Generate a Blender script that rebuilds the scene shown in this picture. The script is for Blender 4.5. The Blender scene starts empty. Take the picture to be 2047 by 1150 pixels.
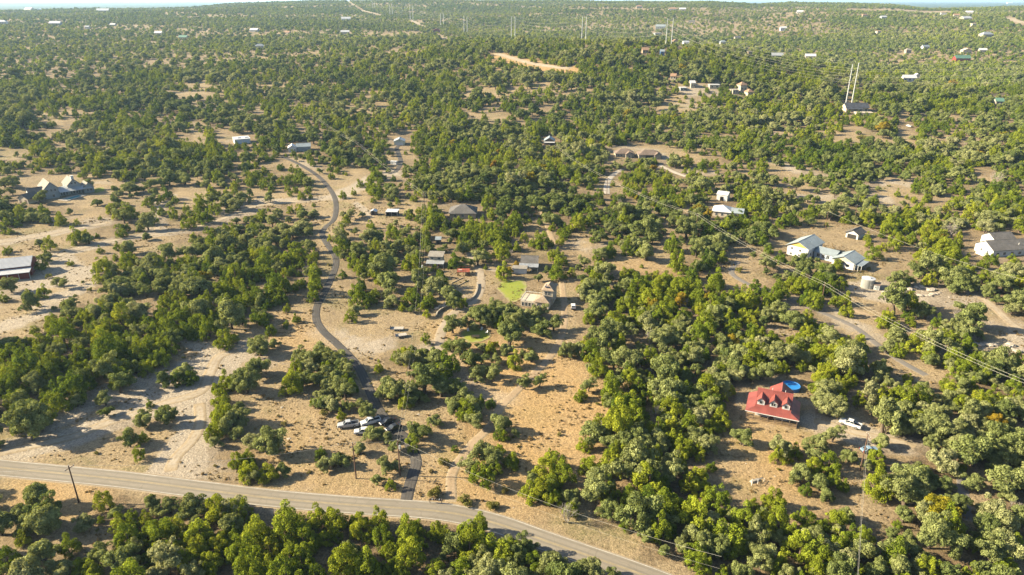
import bpy, math, random
import numpy as np
from mathutils import Vector, Matrix

random.seed(7)
RNG = np.random.default_rng(11)
SC = bpy.context.scene
COL = SC.collection

# ------------------------------------------------------------------ camera
CAM_H, PITCH, FPX, PW, PH = 110.0, math.radians(22.3), 1400.0, 2047.0, 1150.0
cam_data = bpy.data.cameras.new('camera')
cam_data.sensor_width = 36.0
cam_data.lens = 36.0 * FPX / PW
cam_data.clip_start = 1.0
cam_data.clip_end = 60000.0
cam = bpy.data.objects.new('camera', cam_data)
COL.objects.link(cam)
cam.location = (0, 0, CAM_H)
cam.rotation_euler = (math.radians(90) - PITCH, 0, 0)
SC.camera = cam

# ------------------------------------------------------------------ sky, sun, exposure
SUN_EL = math.radians(27.0)
SUN_TO = Vector((1.0, -0.05, 0.0)).normalized()          # horizontal direction the light travels
world = bpy.data.worlds.new('World')
SC.world = world
world.use_nodes = True
wn = world.node_tree
for n in list(wn.nodes):
    wn.nodes.remove(n)
w_out = wn.nodes.new('ShaderNodeOutputWorld')
w_bg = wn.nodes.new('ShaderNodeBackground')
w_sky = wn.nodes.new('ShaderNodeTexSky')
w_sky.sky_type = 'NISHITA'
w_sky.sun_disc = False
w_sky.sun_elevation = SUN_EL
w_sky.sun_rotation = math.atan2(-SUN_TO.x, -SUN_TO.y) % (2 * math.pi)
w_sky.altitude = 300
w_sky.air_density = 1.0
w_sky.dust_density = 1.5
w_bg.inputs['Strength'].default_value = 0.060
wn.links.new(w_sky.outputs[0], w_bg.inputs[0])
wn.links.new(w_bg.outputs[0], w_out.inputs[0])
sun_data = bpy.data.lights.new('sun', 'SUN')
sun_data.energy = 5.0
sun_data.angle = math.radians(0.53)
sun_data.color = (1.0, 0.855, 0.60)
sun = bpy.data.objects.new('sun', sun_data)
COL.objects.link(sun)
ldir = Vector((SUN_TO.x * math.cos(SUN_EL), SUN_TO.y * math.cos(SUN_EL), -math.sin(SUN_EL)))
sun.rotation_euler = ldir.to_track_quat('-Z', 'Y').to_euler()
SC.view_settings.view_transform = 'Standard'
SC.view_settings.look = 'None'
SC.view_settings.gamma = 1.0
SC.view_settings.exposure = 2.2
SC.view_settings.use_curve_mapping = False
SC.render.engine = 'CYCLES'
SC.cycles.max_bounces = 5
SC.cycles.diffuse_bounces = 2
SC.cycles.glossy_bounces = 2
SC.cycles.transmission_bounces = 2
SC.cycles.transparent_max_bounces = 6
SC.cycles.volume_bounces = 0
SC.cycles.caustics_reflective = False
SC.cycles.caustics_refractive = False

# ------------------------------------------------------------------ terrain function
T_TH = [-60, -36, -25, -15, -5, 0, 5, 13, 20, 27, 36, 60]
T_R = [1, 350, 500, 650, 750, 860, 1000, 1150, 1300, 1600, 1900, 2300, 3000, 3600, 4300, 5500, 8000, 25000]
T_Z = [
    [0] * 10, [0] * 10,
    [3, 3, 3, 4, 4, 4, 3, 2, 2, 2],
    [8, 8, 9, 11, 10, 9, 8, 7, 8, 8],
    [12, 12, 13, 17, 18, 20, 18, 14, 14, 13],
    [16, 17, 20, 28, 36, 42, 48, 40, 21, 16],
    [22, 23, 28, 42, 52, 57, 57, 42, 18, 12],
    [27, 28, 34, 46, 50, 50, 42, 26, 10, 8],
    [32, 32, 36, 42, 40, 36, 28, 16, 8, 10],
    [40, 42, 40, 34, 30, 28, 26, 22, 20, 24],
    [50, 52, 52, 42, 38, 38, 40, 38, 38, 42],
    [60, 62, 64, 60, 58, 58, 62, 62, 60, 60],
    [78, 78, 84, 86, 88, 88, 92, 92, 84, 78],
    [84, 88, 98, 102, 103, 103, 104, 104, 94, 88],
    [76, 82, 98, 102, 103, 103, 98, 94, 80, 84],
    [50, 52, 74, 84, 84, 84, 74, 66, 46, 60],
    [40, 40, 50, 60, 60, 60, 50, 46, 40, 44],
    [60] * 10]
_NR, _NT = 420, 160
_lr = np.linspace(math.log(60), math.log(25000), _NR)
_tt = np.linspace(-60, 60, _NT)
_tab = np.array([[r[0]] + r + [r[-1]] for r in T_Z], float)
_g1 = np.array([np.interp(_tt, T_TH, row) for row in _tab])
_grid = np.array([np.interp(np.exp(_lr), T_R, _g1[:, j]) for j in range(_NT)]).T
for _ in range(14):
    p = np.pad(_grid, ((1, 1), (0, 0)), 'edge'); _grid = (p[:-2] + 2 * p[1:-1] + p[2:]) / 4
for _ in range(10):
    p = np.pad(_grid, ((0, 0), (1, 1)), 'edge'); _grid = (p[:, :-2] + 2 * p[:, 1:-1] + p[:, 2:]) / 4


def lump(x, y, s, seed=0.0):
    return (np.sin(x / s + 1.3 + seed) * np.cos(y / s * 1.13 + 0.7 * seed) + 0.6 * np.sin((x * 0.8 + y * 0.9) / s * 1.7 + seed * 2.1)
            + 0.45 * np.cos((x * 1.1 - y * 0.7) / s * 2.3 + 4.0 + seed))


def terrain(x, y):
    x = np.asarray(x, float); y = np.asarray(y, float)
    r = np.hypot(x, y)
    th = np.degrees(np.arctan2(x, np.maximum(y, 1e-3)))
    th = np.where(y <= 0, np.where(x > 0, 60.0, -60.0), th)
    a = np.clip((np.log(np.clip(r, 60, 24999)) - _lr[0]) / (_lr[1] - _lr[0]), 0, _NR - 1.001)
    b = np.clip((np.clip(th, -60, 60) + 60) / (_tt[1] - _tt[0]), 0, _NT - 1.001)
    i = a.astype(int); j = b.astype(int); fa = a - i; fb = b - j
    z = (_grid[i, j] * (1 - fa) * (1 - fb) + _grid[i + 1, j] * fa * (1 - fb) + _grid[i, j + 1] * (1 - fa) * fb + _grid[i + 1, j + 1] * fa * fb)
    sky = np.interp(th, [-40, -34, -23, -20, -10, 5, 15, 18, 20, 24, 27, 29, 32, 36], [-16, -17, -15, 0, 2, -2, 1, -13, -4, 3, -2, -15, -17, -8])
    z = z + sky * np.interp(r, [2300, 3500, 4300, 6000], [0, 1, 1, 0])
    k = np.clip((r - 90) / 300, 0, 1)
    far = np.clip((r - 900) / 1500, 0, 1)
    return z + k * 0.8 * lump(x, y, 70) + far * (4.6 * lump(x, y, 210, 2.0) + 5.0 * lump(x, y, 520, 8.0)) * np.clip((6000 - r) / 3000, 0.15, 1)


_c, _s = math.cos(PITCH), math.sin(PITCH)


def project(x, y, z):
    dz = np.asarray(z, float) - CAM_H
    depth = np.asarray(y) * _c - dz * _s
    up = np.asarray(y) * _s + dz * _c
    depth = np.where(np.abs(depth) < 1e-6, 1e-6, depth)
    return PW / 2 + FPX * np.asarray(x) / depth, PH / 2 - FPX * up / depth, depth


_tw = np.concatenate([np.arange(80, 700, 1.0), np.geomspace(700, 20000, 2200)])


def at(px, py, h=0.0):
    """point on the terrain (plus h) under a line of sight"""
    a = (px - PW / 2) / FPX; b = (PH / 2 - py) / FPX
    d = np.array([a, _c + b * _s, -_s + b * _c])
    d = d / np.hypot(d[0], d[1])
    X, Y, Z = d[0] * _tw, d[1] * _tw, CAM_H + d[2] * _tw
    below = Z < terrain(X, Y) + h
    k = int(np.argmax(below)) if below.any() else len(_tw) - 1
    lo, hi = _tw[max(k - 1, 0)], _tw[k]
    for _ in range(18):
        m = (lo + hi) / 2
        if CAM_H + d[2] * m < float(terrain(d[0] * m, d[1] * m)) + h:
            hi = m
        else:
            lo = m
    x, y = d[0] * hi, d[1] * hi
    return Vector((x, y, float(terrain(x, y))))


def at_dist(px, rr):
    """point on the terrain at forward distance rr in the column px (centre row horizon ray)"""
    a = (px - PW / 2) / FPX
    y = rr
    x = a * (y * _c + (CAM_H - 40) * _s)
    return Vector((x, y, float(terrain(x, y))))


# ------------------------------------------------------------------ materials
def new_mat(name):
    m = bpy.data.materials.new(name)
    m.use_nodes = True
    nt = m.node_tree
    for n in list(nt.nodes):
        nt.nodes.remove(n)
    out = nt.nodes.new('ShaderNodeOutputMaterial')
    return m, nt, out


class NB:
    """tiny node builder"""
    def __init__(self, nt): self.nt = nt
    def n(self, t, **kw):
        nd = self.nt.nodes.new(t)
        for k, v in kw.items():
            setattr(nd, k, v)
        return nd
    def l(self, a, b): self.nt.links.new(a, b)
    def noise(self, vec, scale, detail=4, rough=0.6, dist=0.0):
        nd = self.n('ShaderNodeTexNoise')
        nd.inputs['Scale'].default_value = scale; nd.inputs['Detail'].default_value = detail
        nd.inputs['Roughness'].default_value = rough; nd.inputs['Distortion'].default_value = dist
        if vec is not None: self.l(vec, nd.inputs['Vector'])
        return nd.outputs['Fac']
    def ramp(self, fac, lo, hi, a=0.0, b=1.0):
        nd = self.n('ShaderNodeMapRange'); nd.interpolation_type = 'SMOOTHSTEP'
        nd.inputs['From Min'].default_value = lo; nd.inputs['From Max'].default_value = hi
        nd.inputs['To Min'].default_value = a; nd.inputs['To Max'].default_value = b
        self.l(fac, nd.inputs['Value']); return nd.outputs[0]
    def mix(self, fac, a, b):
        nd = self.n('ShaderNodeMix'); nd.data_type = 'RGBA'
        for sock, v in ((nd.inputs[0], fac), (nd.inputs[6], a), (nd.inputs[7], b)):
            if isinstance(v, (int, float)): sock.default_value = v
            elif isinstance(v, tuple): sock.default_value = (*v[:3], 1)
            else: self.l(v, sock)
        return nd.outputs[2]
    def math(self, op, a, b=0.0):
        nd = self.n('ShaderNodeMath'); nd.operation = op
        for sock, v in ((nd.inputs[0], a), (nd.inputs[1], b)):
            if isinstance(v, (int, float)): sock.default_value = v
            else: self.l(v, sock)
        return nd.outputs[0]
    def attr(self, name, kind='GEOMETRY', out='Fac'):
        nd = self.n('ShaderNodeAttribute'); nd.attribute_name = name; nd.attribute_type = kind
        return nd.outputs[out]
    def pos(self): return self.n('ShaderNodeNewGeometry').outputs['Position']
    def bump(self, h, strength, dist=0.1):
        nd = self.n('ShaderNodeBump'); nd.inputs['Strength'].default_value = strength; nd.inputs['Distance'].default_value = dist
        self.l(h, nd.inputs['Height']); return nd.outputs[0]
    def bsdf(self, color, rough=0.8, metal=0.0, normal=None, spec=0.3):
        nd = self.n('ShaderNodeBsdfPrincipled')
        if isinstance(color, tuple): nd.inputs['Base Color'].default_value = (*color[:3], 1)
        else: self.l(color, nd.inputs['Base Color'])
        if isinstance(rough, (int, float)): nd.inputs['Roughness'].default_value = rough
        else: self.l(rough, nd.inputs['Roughness'])
        nd.inputs['Metallic'].default_value = metal
        nd.inputs['Specular IOR Level'].default_value = spec
        if normal is not None: self.l(normal, nd.inputs['Normal'])
        return nd.outputs[0]


MATS = {}


def ground_colour(b, pos):
    """dry hill-country soil: tan grass, pale caliche, brown litter; the same on every bare sheet of ground"""
    big = b.noise(pos, 0.018, 3, 0.55)
    mid = b.noise(pos, 0.11, 5, 0.62)
    fine = b.noise(pos, 0.9, 5, 0.7)
    tiny = b.noise(pos, 4.0, 3, 0.7)
    grass = b.mix(b.ramp(mid, 0.35, 0.7), (0.335, 0.255, 0.148), (0.265, 0.205, 0.125))
    grass = b.mix(b.ramp(fine, 0.46, 0.70), grass, (0.175, 0.126, 0.078))
    grass = b.mix(b.ramp(tiny, 0.55, 0.75, 0, 0.6), grass, (0.10, 0.078, 0.045))
    pale = b.mix(b.ramp(fine, 0.35, 0.72), (0.38, 0.325, 0.25), (0.285, 0.235, 0.175))
    pale = b.mix(b.ramp(tiny, 0.60, 0.78, 0, 0.55), pale, (0.17, 0.138, 0.10))
    return big, mid, fine, tiny, grass, pale


def mat_ground():
    m, nt, out = new_mat('dry_ground')
    b = NB(nt); pos = b.pos()
    big, mid, fine, tiny, grass, pale = ground_colour(b, pos)
    pm = b.math('ADD', b.math('MULTIPLY', b.attr('pale'), 1.25), b.math('MULTIPLY', b.ramp(big, 0.50, 0.64), 0.45))
    pm = b.math('ADD', pm, b.math('MULTIPLY', b.math('SUBTRACT', mid, 0.5), 1.3))
    pm = b.math('ADD', pm, b.math('MULTIPLY', b.math('SUBTRACT', fine, 0.5), 0.8))
    olive = b.math('MULTIPLY', b.ramp(b.noise(pos, 0.045, 4, 0.65), 0.50, 0.66), b.ramp(fine, 0.35, 0.6, 0.25, 0.8))
    grass = b.mix(olive, grass, (0.175, 0.158, 0.072))
    col = b.mix(b.ramp(pm, 0.30, 0.72), grass, pale)
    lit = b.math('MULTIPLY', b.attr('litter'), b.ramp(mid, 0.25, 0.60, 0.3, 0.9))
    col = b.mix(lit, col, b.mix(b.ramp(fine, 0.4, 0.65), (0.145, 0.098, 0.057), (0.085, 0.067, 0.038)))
    gold = b.math('MULTIPLY', b.attr('gold'), b.ramp(mid, 0.2, 0.7, 0.5, 1.0))
    col = b.mix(gold, col, b.mix(b.ramp(fine, 0.42, 0.72), (0.420, 0.275, 0.120), (0.315, 0.198, 0.085)))
    far = b.attr('farwood')
    spot = b.noise(pos, 0.022, 4, 0.7)
    wood = b.mix(b.ramp(b.noise(pos, 0.08, 4, 0.7), 0.35, 0.65), (0.035, 0.050, 0.018), (0.085, 0.095, 0.035))
    col = b.mix(b.math('MULTIPLY', far, b.ramp(spot, 0.34, 0.46, 1.0, 1.0)), col, wood)
    grain = b.noise(pos, 2.4, 6, 0.8)
    gm = b.n('ShaderNodeMix'); gm.data_type = 'RGBA'; gm.blend_type = 'MULTIPLY'; gm.inputs[0].default_value = 1
    b.l(col, gm.inputs[6]); cc_ = b.n('ShaderNodeCombineColor'); gv = b.ramp(grain, 0.30, 0.70, 0.36, 1.02)
    for i in range(3): b.l(gv, cc_.inputs[i])
    b.l(cc_.outputs[0], gm.inputs[7]); col = gm.outputs[2]
    h = b.math('ADD', b.math('MULTIPLY', fine, 1.0), b.math('MULTIPLY', grain, 0.5))
    b.l(b.bsdf(col, 0.95, 0, b.bump(h, 0.8, 0.45), 0.1), out.inputs[0])
    return m


def mat_track(name, ca, cb, grass_edge=True, rough=0.92, bumpy=0.3, core=0.62, ruts=False, wear=False):
    m, nt, out = new_mat(name)
    b = NB(nt); pos = b.pos()
    big, mid, fine, tiny, grass, pale = ground_colour(b, pos)
    e = b.attr('edge')                                     # 0 at the middle, 1 at the rim
    e2 = b.math('ADD', e, b.math('MULTIPLY', b.math('SUBTRACT', b.noise(pos, 0.35, 5, 0.7), 0.5), 0.8 if grass_edge else 0.10))
    mask = b.ramp(e2, core, core + (0.42 if grass_edge else 0.08), 1.0, 0.0)
    col = b.mix(b.ramp(b.math('ADD', b.math('MULTIPLY', mid, 0.6), b.math('MULTIPLY', fine, 0.4)), 0.35, 0.65), ca, cb)
    if wear:
        band = b.math('ABSOLUTE', b.math('SUBTRACT', b.math('ABSOLUTE', b.math('SUBTRACT', e, 0.47)), 0.26))
        tyre = b.math('MULTIPLY', b.ramp(band, 0.0, 0.15, 1.0, 0.0), b.ramp(mid, 0.3, 0.65, 0.25, 0.75))
        col = b.mix(tyre, col, tuple(c * .74 for c in ca))
        vor = b.n('ShaderNodeTexVoronoi'); vor.feature = 'DISTANCE_TO_EDGE'; vor.inputs['Scale'].default_value = 0.16; vor.inputs['Randomness'].default_value = 1.0
        wv = b.n('ShaderNodeVectorMath'); wv.operation = 'ADD'; b.l(pos, wv.inputs[0]); nz = b.n('ShaderNodeTexNoise'); nz.inputs['Scale'].default_value = .5; b.l(pos, nz.inputs['Vector']); b.l(nz.outputs['Color'], wv.inputs[1]); b.l(wv.outputs[0], vor.inputs['Vector'])
        col = b.mix(b.ramp(vor.outputs['Distance'], 0.004, 0.016, 0.20, 0.0), col, tuple(c * .45 for c in ca))
        pt = b.n('ShaderNodeTexVoronoi'); pt.inputs['Scale'].default_value = 0.07; b.l(pos, pt.inputs['Vector'])
        sp = b.n('ShaderNodeSeparateColor'); b.l(pt.outputs['Color'], sp.inputs[0])
        col = b.mix(b.ramp(sp.outputs[0], 0.62, 0.66, 0.0, 0.22), col, tuple(c * .62 for c in cb))
    if ruts:
        strip = b.math('MULTIPLY', b.ramp(e, 0.05, 0.28, 1.0, 0.0), b.ramp(fine, 0.35, 0.6))
        col = b.mix(b.math('MULTIPLY', strip, 0.45), col, grass)
    col = b.mix(mask, b.mix(0.35, grass, pale), col)
    gm = b.n('ShaderNodeMix'); gm.data_type = 'RGBA'; gm.blend_type = 'MULTIPLY'; gm.inputs[0].default_value = 1
    b.l(col, gm.inputs[6]); gm.inputs[7].default_value = (.68, .67, .65, 1); col = gm.outputs[2]
    nrm = b.bump(b.math('ADD', fine, b.math('MULTIPLY', tiny, 0.5)), bumpy, 0.2)
    b.l(b.bsdf(col, rough, 0, nrm, 0.15), out.inputs[0])
    return m


def mat_plain(name, col, rough=0.7, metal=0.0, var=0.18, scale=1.5, bump=0.0, spec=0.3, streak=False):
    """painted / built surface: the colour with weathering at two scales"""
    if name in MATS: return MATS[name]
    col = tuple(c * .70 for c in col)
    m, nt, out = new_mat(name)
    b = NB(nt)
    tc = b.n('ShaderNodeTexCoord').outputs['Object']
    if streak:
        mp = b.n('ShaderNodeMapping'); mp.inputs['Scale'].default_value = (1, 1, 0.12); b.l(tc, mp.inputs[0]); tc = mp.outputs[0]
    f = b.noise(tc, scale, 5, 0.65); g = b.noise(tc, scale * 0.22, 3, 0.5)
    k = b.math('ADD', b.math('MULTIPLY', f, 0.6), b.math('MULTIPLY', g, 0.4))
    dark = tuple(c * (1 - var) for c in col); light = tuple(min(1, c * (1 + var * 0.6)) for c in col)
    c = b.mix(b.ramp(k, 0.36, 0.64), dark, light)
    nrm = b.bump(f, bump, 0.03) if bump else None
    b.l(b.bsdf(c, rough, metal, nrm, spec), out.inputs[0])
    MATS[name] = m
    return m


def mat_leaf(name, stops, trans=0.30, noise_amt=0.30):
    """foliage; stops = colours from tint 0 to 1"""
    m, nt, out = new_mat(name)
    b = NB(nt)
    oi = b.n('ShaderNodeObjectInfo')
    t = b.math('ADD', b.math('MULTIPLY', b.attr('tint', 'INSTANCER'), 0.75), b.math('MULTIPLY', oi.outputs['Random'], 0.25))
    lf = b.attr('leafvar')
    t = b.math('ADD', t, b.math('MULTIPLY', b.math('SUBTRACT', lf, 0.5), noise_amt))
    cr = b.n('ShaderNodeValToRGB'); b.l(t, cr.inputs[0])
    while len(cr.color_ramp.elements) < len(stops): cr.color_ramp.elements.new(0.5)
    for i, s in enumerate(stops):
        cr.color_ramp.elements[i].position = i / (len(stops) - 1); cr.color_ramp.elements[i].color = (*s, 1)
    br = b.n('ShaderNodeMix'); br.data_type = 'RGBA'; br.blend_type = 'MULTIPLY'; br.inputs[0].default_value = 1
    b.l(cr.outputs[0], br.inputs[6])
    val = b.math('ADD', 0.60, b.math('MULTIPLY', lf, 0.80))
    cmb = b.n('ShaderNodeCombineColor')
    for i in range(3): b.l(val, cmb.inputs[i])
    b.l(cmb.outputs[0], br.inputs[7])
    d = b.n('ShaderNodeBsdfDiffuse'); tr = b.n('ShaderNodeBsdfTranslucent')
    b.l(br.outputs[2], d.inputs[0])
    wm = b.n('ShaderNodeMix'); wm.data_type = 'RGBA'; wm.blend_type = 'MULTIPLY'; wm.inputs[0].default_value = 1
    b.l(br.outputs[2], wm.inputs[6]); wm.inputs[7].default_value = (1.25, 1.15, 0.55, 1)
    b.l(wm.outputs[2], tr.inputs[0])
    mx = b.n('ShaderNodeMixShader'); mx.inputs[0].default_value = trans
    b.l(d.outputs[0], mx.inputs[1]); b.l(tr.outputs[0], mx.inputs[2])
    b.l(mx.outputs[0], out.inputs[0])
    return m


M_GROUND = mat_ground()
M_OAK = mat_leaf('oak_leaf', [(0.081, 0.110, 0.032), (0.137, 0.162, 0.053), (0.190, 0.206, 0.080), (0.233, 0.232, 0.123)])
M_JUN = mat_leaf('juniper_leaf', [(0.062, 0.102, 0.015), (0.120, 0.159, 0.017), (0.180, 0.210, 0.020), (0.244, 0.257, 0.026)])
M_SHRUB = mat_leaf('shrub_leaf', [(0.096, 0.112, 0.024), (0.136, 0.140, 0.036), (0.176, 0.152, 0.048), (0.200, 0.176, 0.088)])
M_GOLD = mat_leaf('autumn_leaf', [(0.188, 0.180, 0.014), (0.209, 0.159, 0.018), (0.217, 0.116, 0.021)])
M_DRY = mat_leaf('dry_grass_blade', [(0.164, 0.113, 0.051), (0.201, 0.143, 0.071), (0.219, 0.164, 0.092), (0.115, 0.098, 0.038)], 0.25)
M_BARK = mat_plain('oak_bark', (0.12, 0.09, 0.065), 0.95, 0, 0.35, 4, 0.5)
M_JBARK = mat_plain('juniper_bark', (0.15, 0.105, 0.075), 0.95, 0, 0.35, 4, 0.5)
M_DEAD = mat_plain('dead_wood', (0.34, 0.30, 0.26), 0.95, 0, 0.25, 3)


# ------------------------------------------------------------------ mesh helpers
def link(o, parent=None):
    COL.objects.link(o)
    if parent is not None: o.parent = parent
    return o


def tag(o, label=None, cat=None, group=None, kind=None):
    if label: o['label'] = label
    if cat: o['category'] = cat
    if group: o['group'] = group
    if kind: o['kind'] = kind
    return o


def empty(name, loc, rz=0.0, label=None, cat=None, group=None):
    o = bpy.data.objects.new(name, None)
    o.empty_display_size = 0.5
    o.location = loc; o.rotation_euler = (0, 0, rz)
    link(o)
    return tag(o, label, cat, group)


class MB:
    def __init__(self): self.v = []; self.f = []; self.mi = []; self.slot = 0
    def add(self, vs, fs):
        n = len(self.v); self.v += [tuple(map(float, v)) for v in vs]
        self.f += [tuple(i + n for i in f) for f in fs]; self.mi += [self.slot] * len(fs); return self
    def box(self, x0, x1, y0, y1, z0, z1):
        return self.add([(x0, y0, z0), (x1, y0, z0), (x1, y1, z0), (x0, y1, z0), (x0, y0, z1), (x1, y0, z1), (x1, y1, z1), (x0, y1, z1)],
                        [(0, 3, 2, 1), (4, 5, 6, 7), (0, 1, 5, 4), (1, 2, 6, 5), (2, 3, 7, 6), (3, 0, 4, 7)])
    def frustum(self, a, za, b, zb):
        """a, b = (x0,x1,y0,y1) rectangles at heights za, zb"""
        (ax0, ax1, ay0, ay1), (bx0, bx1, by0, by1) = a, b
        return self.add([(ax0, ay0, za), (ax1, ay0, za), (ax1, ay1, za), (ax0, ay1, za), (bx0, by0, zb), (bx1, by0, zb), (bx1, by1, zb), (bx0, by1, zb)],
                        [(0, 3, 2, 1), (4, 5, 6, 7), (0, 1, 5, 4), (1, 2, 6, 5), (2, 3, 7, 6), (3, 0, 4, 7)])
    def prism_x(self, prof, x0, x1):
        """profile of (y,z) points extruded along x"""
        n = len(prof)
        vs = [(x0, y, z) for y, z in prof] + [(x1, y, z) for y, z in prof]
        fs = [tuple(range(n)), tuple(reversed(range(n, 2 * n)))] + [(i, i + n, (i + 1) % n + n, (i + 1) % n) for i in range(n)]
        return self.add(vs, fs)
    def prism_y(self, prof, y0, y1):
        """profile of (x,z) points extruded along y"""
        n = len(prof)
        vs = [(x, y0, z) for x, z in prof] + [(x, y1, z) for x, z in prof]
        fs = [tuple(reversed(range(n))), tuple(range(n, 2 * n))] + [((i + 1) % n, (i + 1) % n + n, i + n, i) for i in range(n)]
        return self.add(vs, fs)
    def tube(self, p, q, r0, r1=None, n=8, caps=True):
        r1 = r0 if r1 is None else r1
        p, q = Vector(p), Vector(q); d = (q - p)
        if d.length < 1e-6: return self
        d.normalize(); a = d.orthogonal().normalized(); c = d.cross(a)
        vs = []
        for k in range(n):
            t = 2 * math.pi * k / n; o = a * math.cos(t) + c * math.sin(t)
            vs += [p + o * r0, q + o * r1]
        fs = [(2 * k, 2 * ((k + 1) % n), 2 * ((k + 1) % n) + 1, 2 * k + 1) for k in range(n)]
        if caps: fs += [tuple(2 * k for k in reversed(range(n))), tuple(2 * k + 1 for k in range(n))]
        return self.add(vs, fs)
    def path(self, pts, r, n=5):
        pts = [Vector(p) for p in pts]; vs = []; fs = []
        for i, p in enumerate(pts):
            d = (pts[min(i + 1, len(pts) - 1)] - pts[max(i - 1, 0)]).normalized()
            a = d.cross(Vector((0, 0, 1)))
            a = a.normalized() if a.length > 1e-4 else Vector((1, 0, 0)); c = d.cross(a)
            rr = r[i] if isinstance(r, (list, tuple)) else r
            for k in range(n):
                t = 2 * math.pi * k / n; vs.append(p + (a * math.cos(t) + c * math.sin(t)) * rr)
        for i in range(len(pts) - 1):
            for k in range(n):
                fs.append((i * n + k, i * n + (k + 1) % n, (i + 1) * n + (k + 1) % n, (i + 1) * n + k))
        fs += [tuple(reversed(range(n))), tuple(range((len(pts) - 1) * n, len(pts) * n))]
        return self.add(vs, fs)
    def mesh(self, name, mats):
        me = bpy.data.meshes.new(name)
        me.from_pydata(self.v, [], self.f)
        for m in (mats if isinstance(mats, (list, tuple)) else [mats]): me.materials.append(m)
        if any(self.mi): me.polygons.foreach_set('material_index', self.mi)
        me.update()
        return me
    def build(self, name, mats, parent=None, loc=None, rz=0.0):
        o = bpy.data.objects.new(name, self.mesh(name, mats))
        if loc is not None: o.location = loc
        o.rotation_euler = (0, 0, rz)
        return link(o, parent)


def spline(pts, step):
    """Catmull-Rom through points, resampled about every step metres (x,y only)"""
    P = [Vector((p[0], p[1])) for p in pts]
    P = [P[0] * 2 - P[1]] + P + [P[-1] * 2 - P[-2]]
    out = []
    for i in range(1, len(P) - 2):
        a, b, c, d = P[i - 1:i + 3]
        n = max(2, int((c - b).length / step))
        for k in range(n):
            t = k / n
            out.append(0.5 * ((2 * b) + (c - a) * t + (2 * a - 5 * b + 4 * c - d) * t * t + (3 * b - a - 3 * c + d) * t ** 3))
    out.append(P[-2])
    return out


LANDMARK = {}
# ------------------------------------------------------------------ map of the land as the photograph shows it (cover by trees)
# one letter per patch of about 32 picture units: . bare  , few  o some  x many  # closed wood; first row at 160 below the top
COVER = """
###xx#xxx#o..,xxoxxxxxoxxx##xo.ooo.,,x##xx.o.o#######o#######xx#
###oxx###x##xxxoxxx#xoxoxx##xo,oxo.oxx##x.o.#x######xo#######x##
#o..oxx##xoxoxxooxooxxxoxxx#x..o.xx#####xx######o##o.oxx.x#o.###
###xoxx#o##oox.x##xx###xxo.##x##xx.xo#.o##o#####oxoxo.xx.xo.oxx#
..x#x#######x###xox###x#.ox#####o#xox#x#..o.oxx#xx##############
x##oooo#####xxo.xx,.xx.o.xo######xoxxxo###,o.xxoo.oxxx#x##x#####
x.....oo##xooxxxxxxx.,,x#o.x####x#.xx.,x###xx#oxx.x.##x..x#xx,#o
xxx,..,x.ox.,#xxo.,,..,x#.ox####x.x####o####o###xx,o.#x,xo.xo###
###ox.,xx.xxx..xxxxx.xo.ox##xx###.x#####o,o,x###o#xoxx####xo.###
x....xx#xo..######x,oxxx.oxo.###o.x#.####xxx####x#...o.#####,x##
oox,,o,o..xx######oxo.x####.xox#o.xo.o###.ox#.,ox.....#xo####...
..x...xx############.x##x##oxxo.oxx.xx....o#o.,oxxx##.,oo###xx##
xo.o.,###o######x###.xx#o,#o..,.xxx.x#o####x#..ox###x..x#.x#####
xxo..oxo,x##x###xxx#.ox#x##ox..#oo..o###########x,#xx,....#o.x##
..,x#####o#####x#.,..,x..,x..x####x.x##############xo..###ox,.xx
..o########x#.x.o..........,.###xox.x###########..##..xxx,x##xo,
###########,..o.xo......xxx,x##o...,x##,##############.xx.###,.,
##########x....xo,x###.ox###.xx.xo..xxx###############x..,o#####
########..xx..xo.o####..ox##..x.oo..o,##########x,######o..x####
#####x.,..,..xx....o##x.x##xx#,.....x,########,...o###x#########
o#x...o,.ox.,xx......xx...,..xx,......########x...x##.##########
o##..ooxxx,..##.......,xo.#x,xxxo...,#########,x...x..,o########
...,xo.xx....xoxx,....xxx,x.,x##....xx######o.x.xo.xx..x.######x
......,ox,..xx##xo..xo.xo..,,xxx.xxxox######....oxxxxx#xx######x
............o,o#xx..o..xx....x#..xxxo#x#####x....xxo...xx####.##
.....,xx.xo######......o...o.ox,.###o########o..ooxxx..######.##
xxxx,x##########x...xx..,x......,xxo,x#######xox#xoox..o####.x##
x##o.x###########x#x####x###x#x...x,,x###########,###xo,####.###
xx...,,x##.x###################ox..xo,,.x#######################
x.oxx,x###########################x#,...x#######################
xx####,##x#x#########################xx#x..,####################
""".strip().split('\n')
CV = {'.': 0.02, ',': 0.16, 'o': 0.42, 'x': 0.74, '#': 0.985}
CMAP = np.array([[CV[c] for c in (row + '#' * 64)[:64]] for row in COVER])
for r_i in range(3, 14):                                # the lot's upper woods close over the track
    lim = .88 if r_i < 9 else .66 if r_i < 11 else .34
    CMAP[r_i, 26:36] = np.maximum(CMAP[r_i, 26:36], lim)
CMAP[0:3, 28:37] = np.maximum(CMAP[0:3, 28:37], .45)
_p = np.pad(CMAP, 1, 'edge')
CMAP_S = (_p[:-2, 1:-1] + _p[2:, 1:-1] + _p[1:-1, :-2] + _p[1:-1, 2:] + 2 * CMAP) / 6


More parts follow.
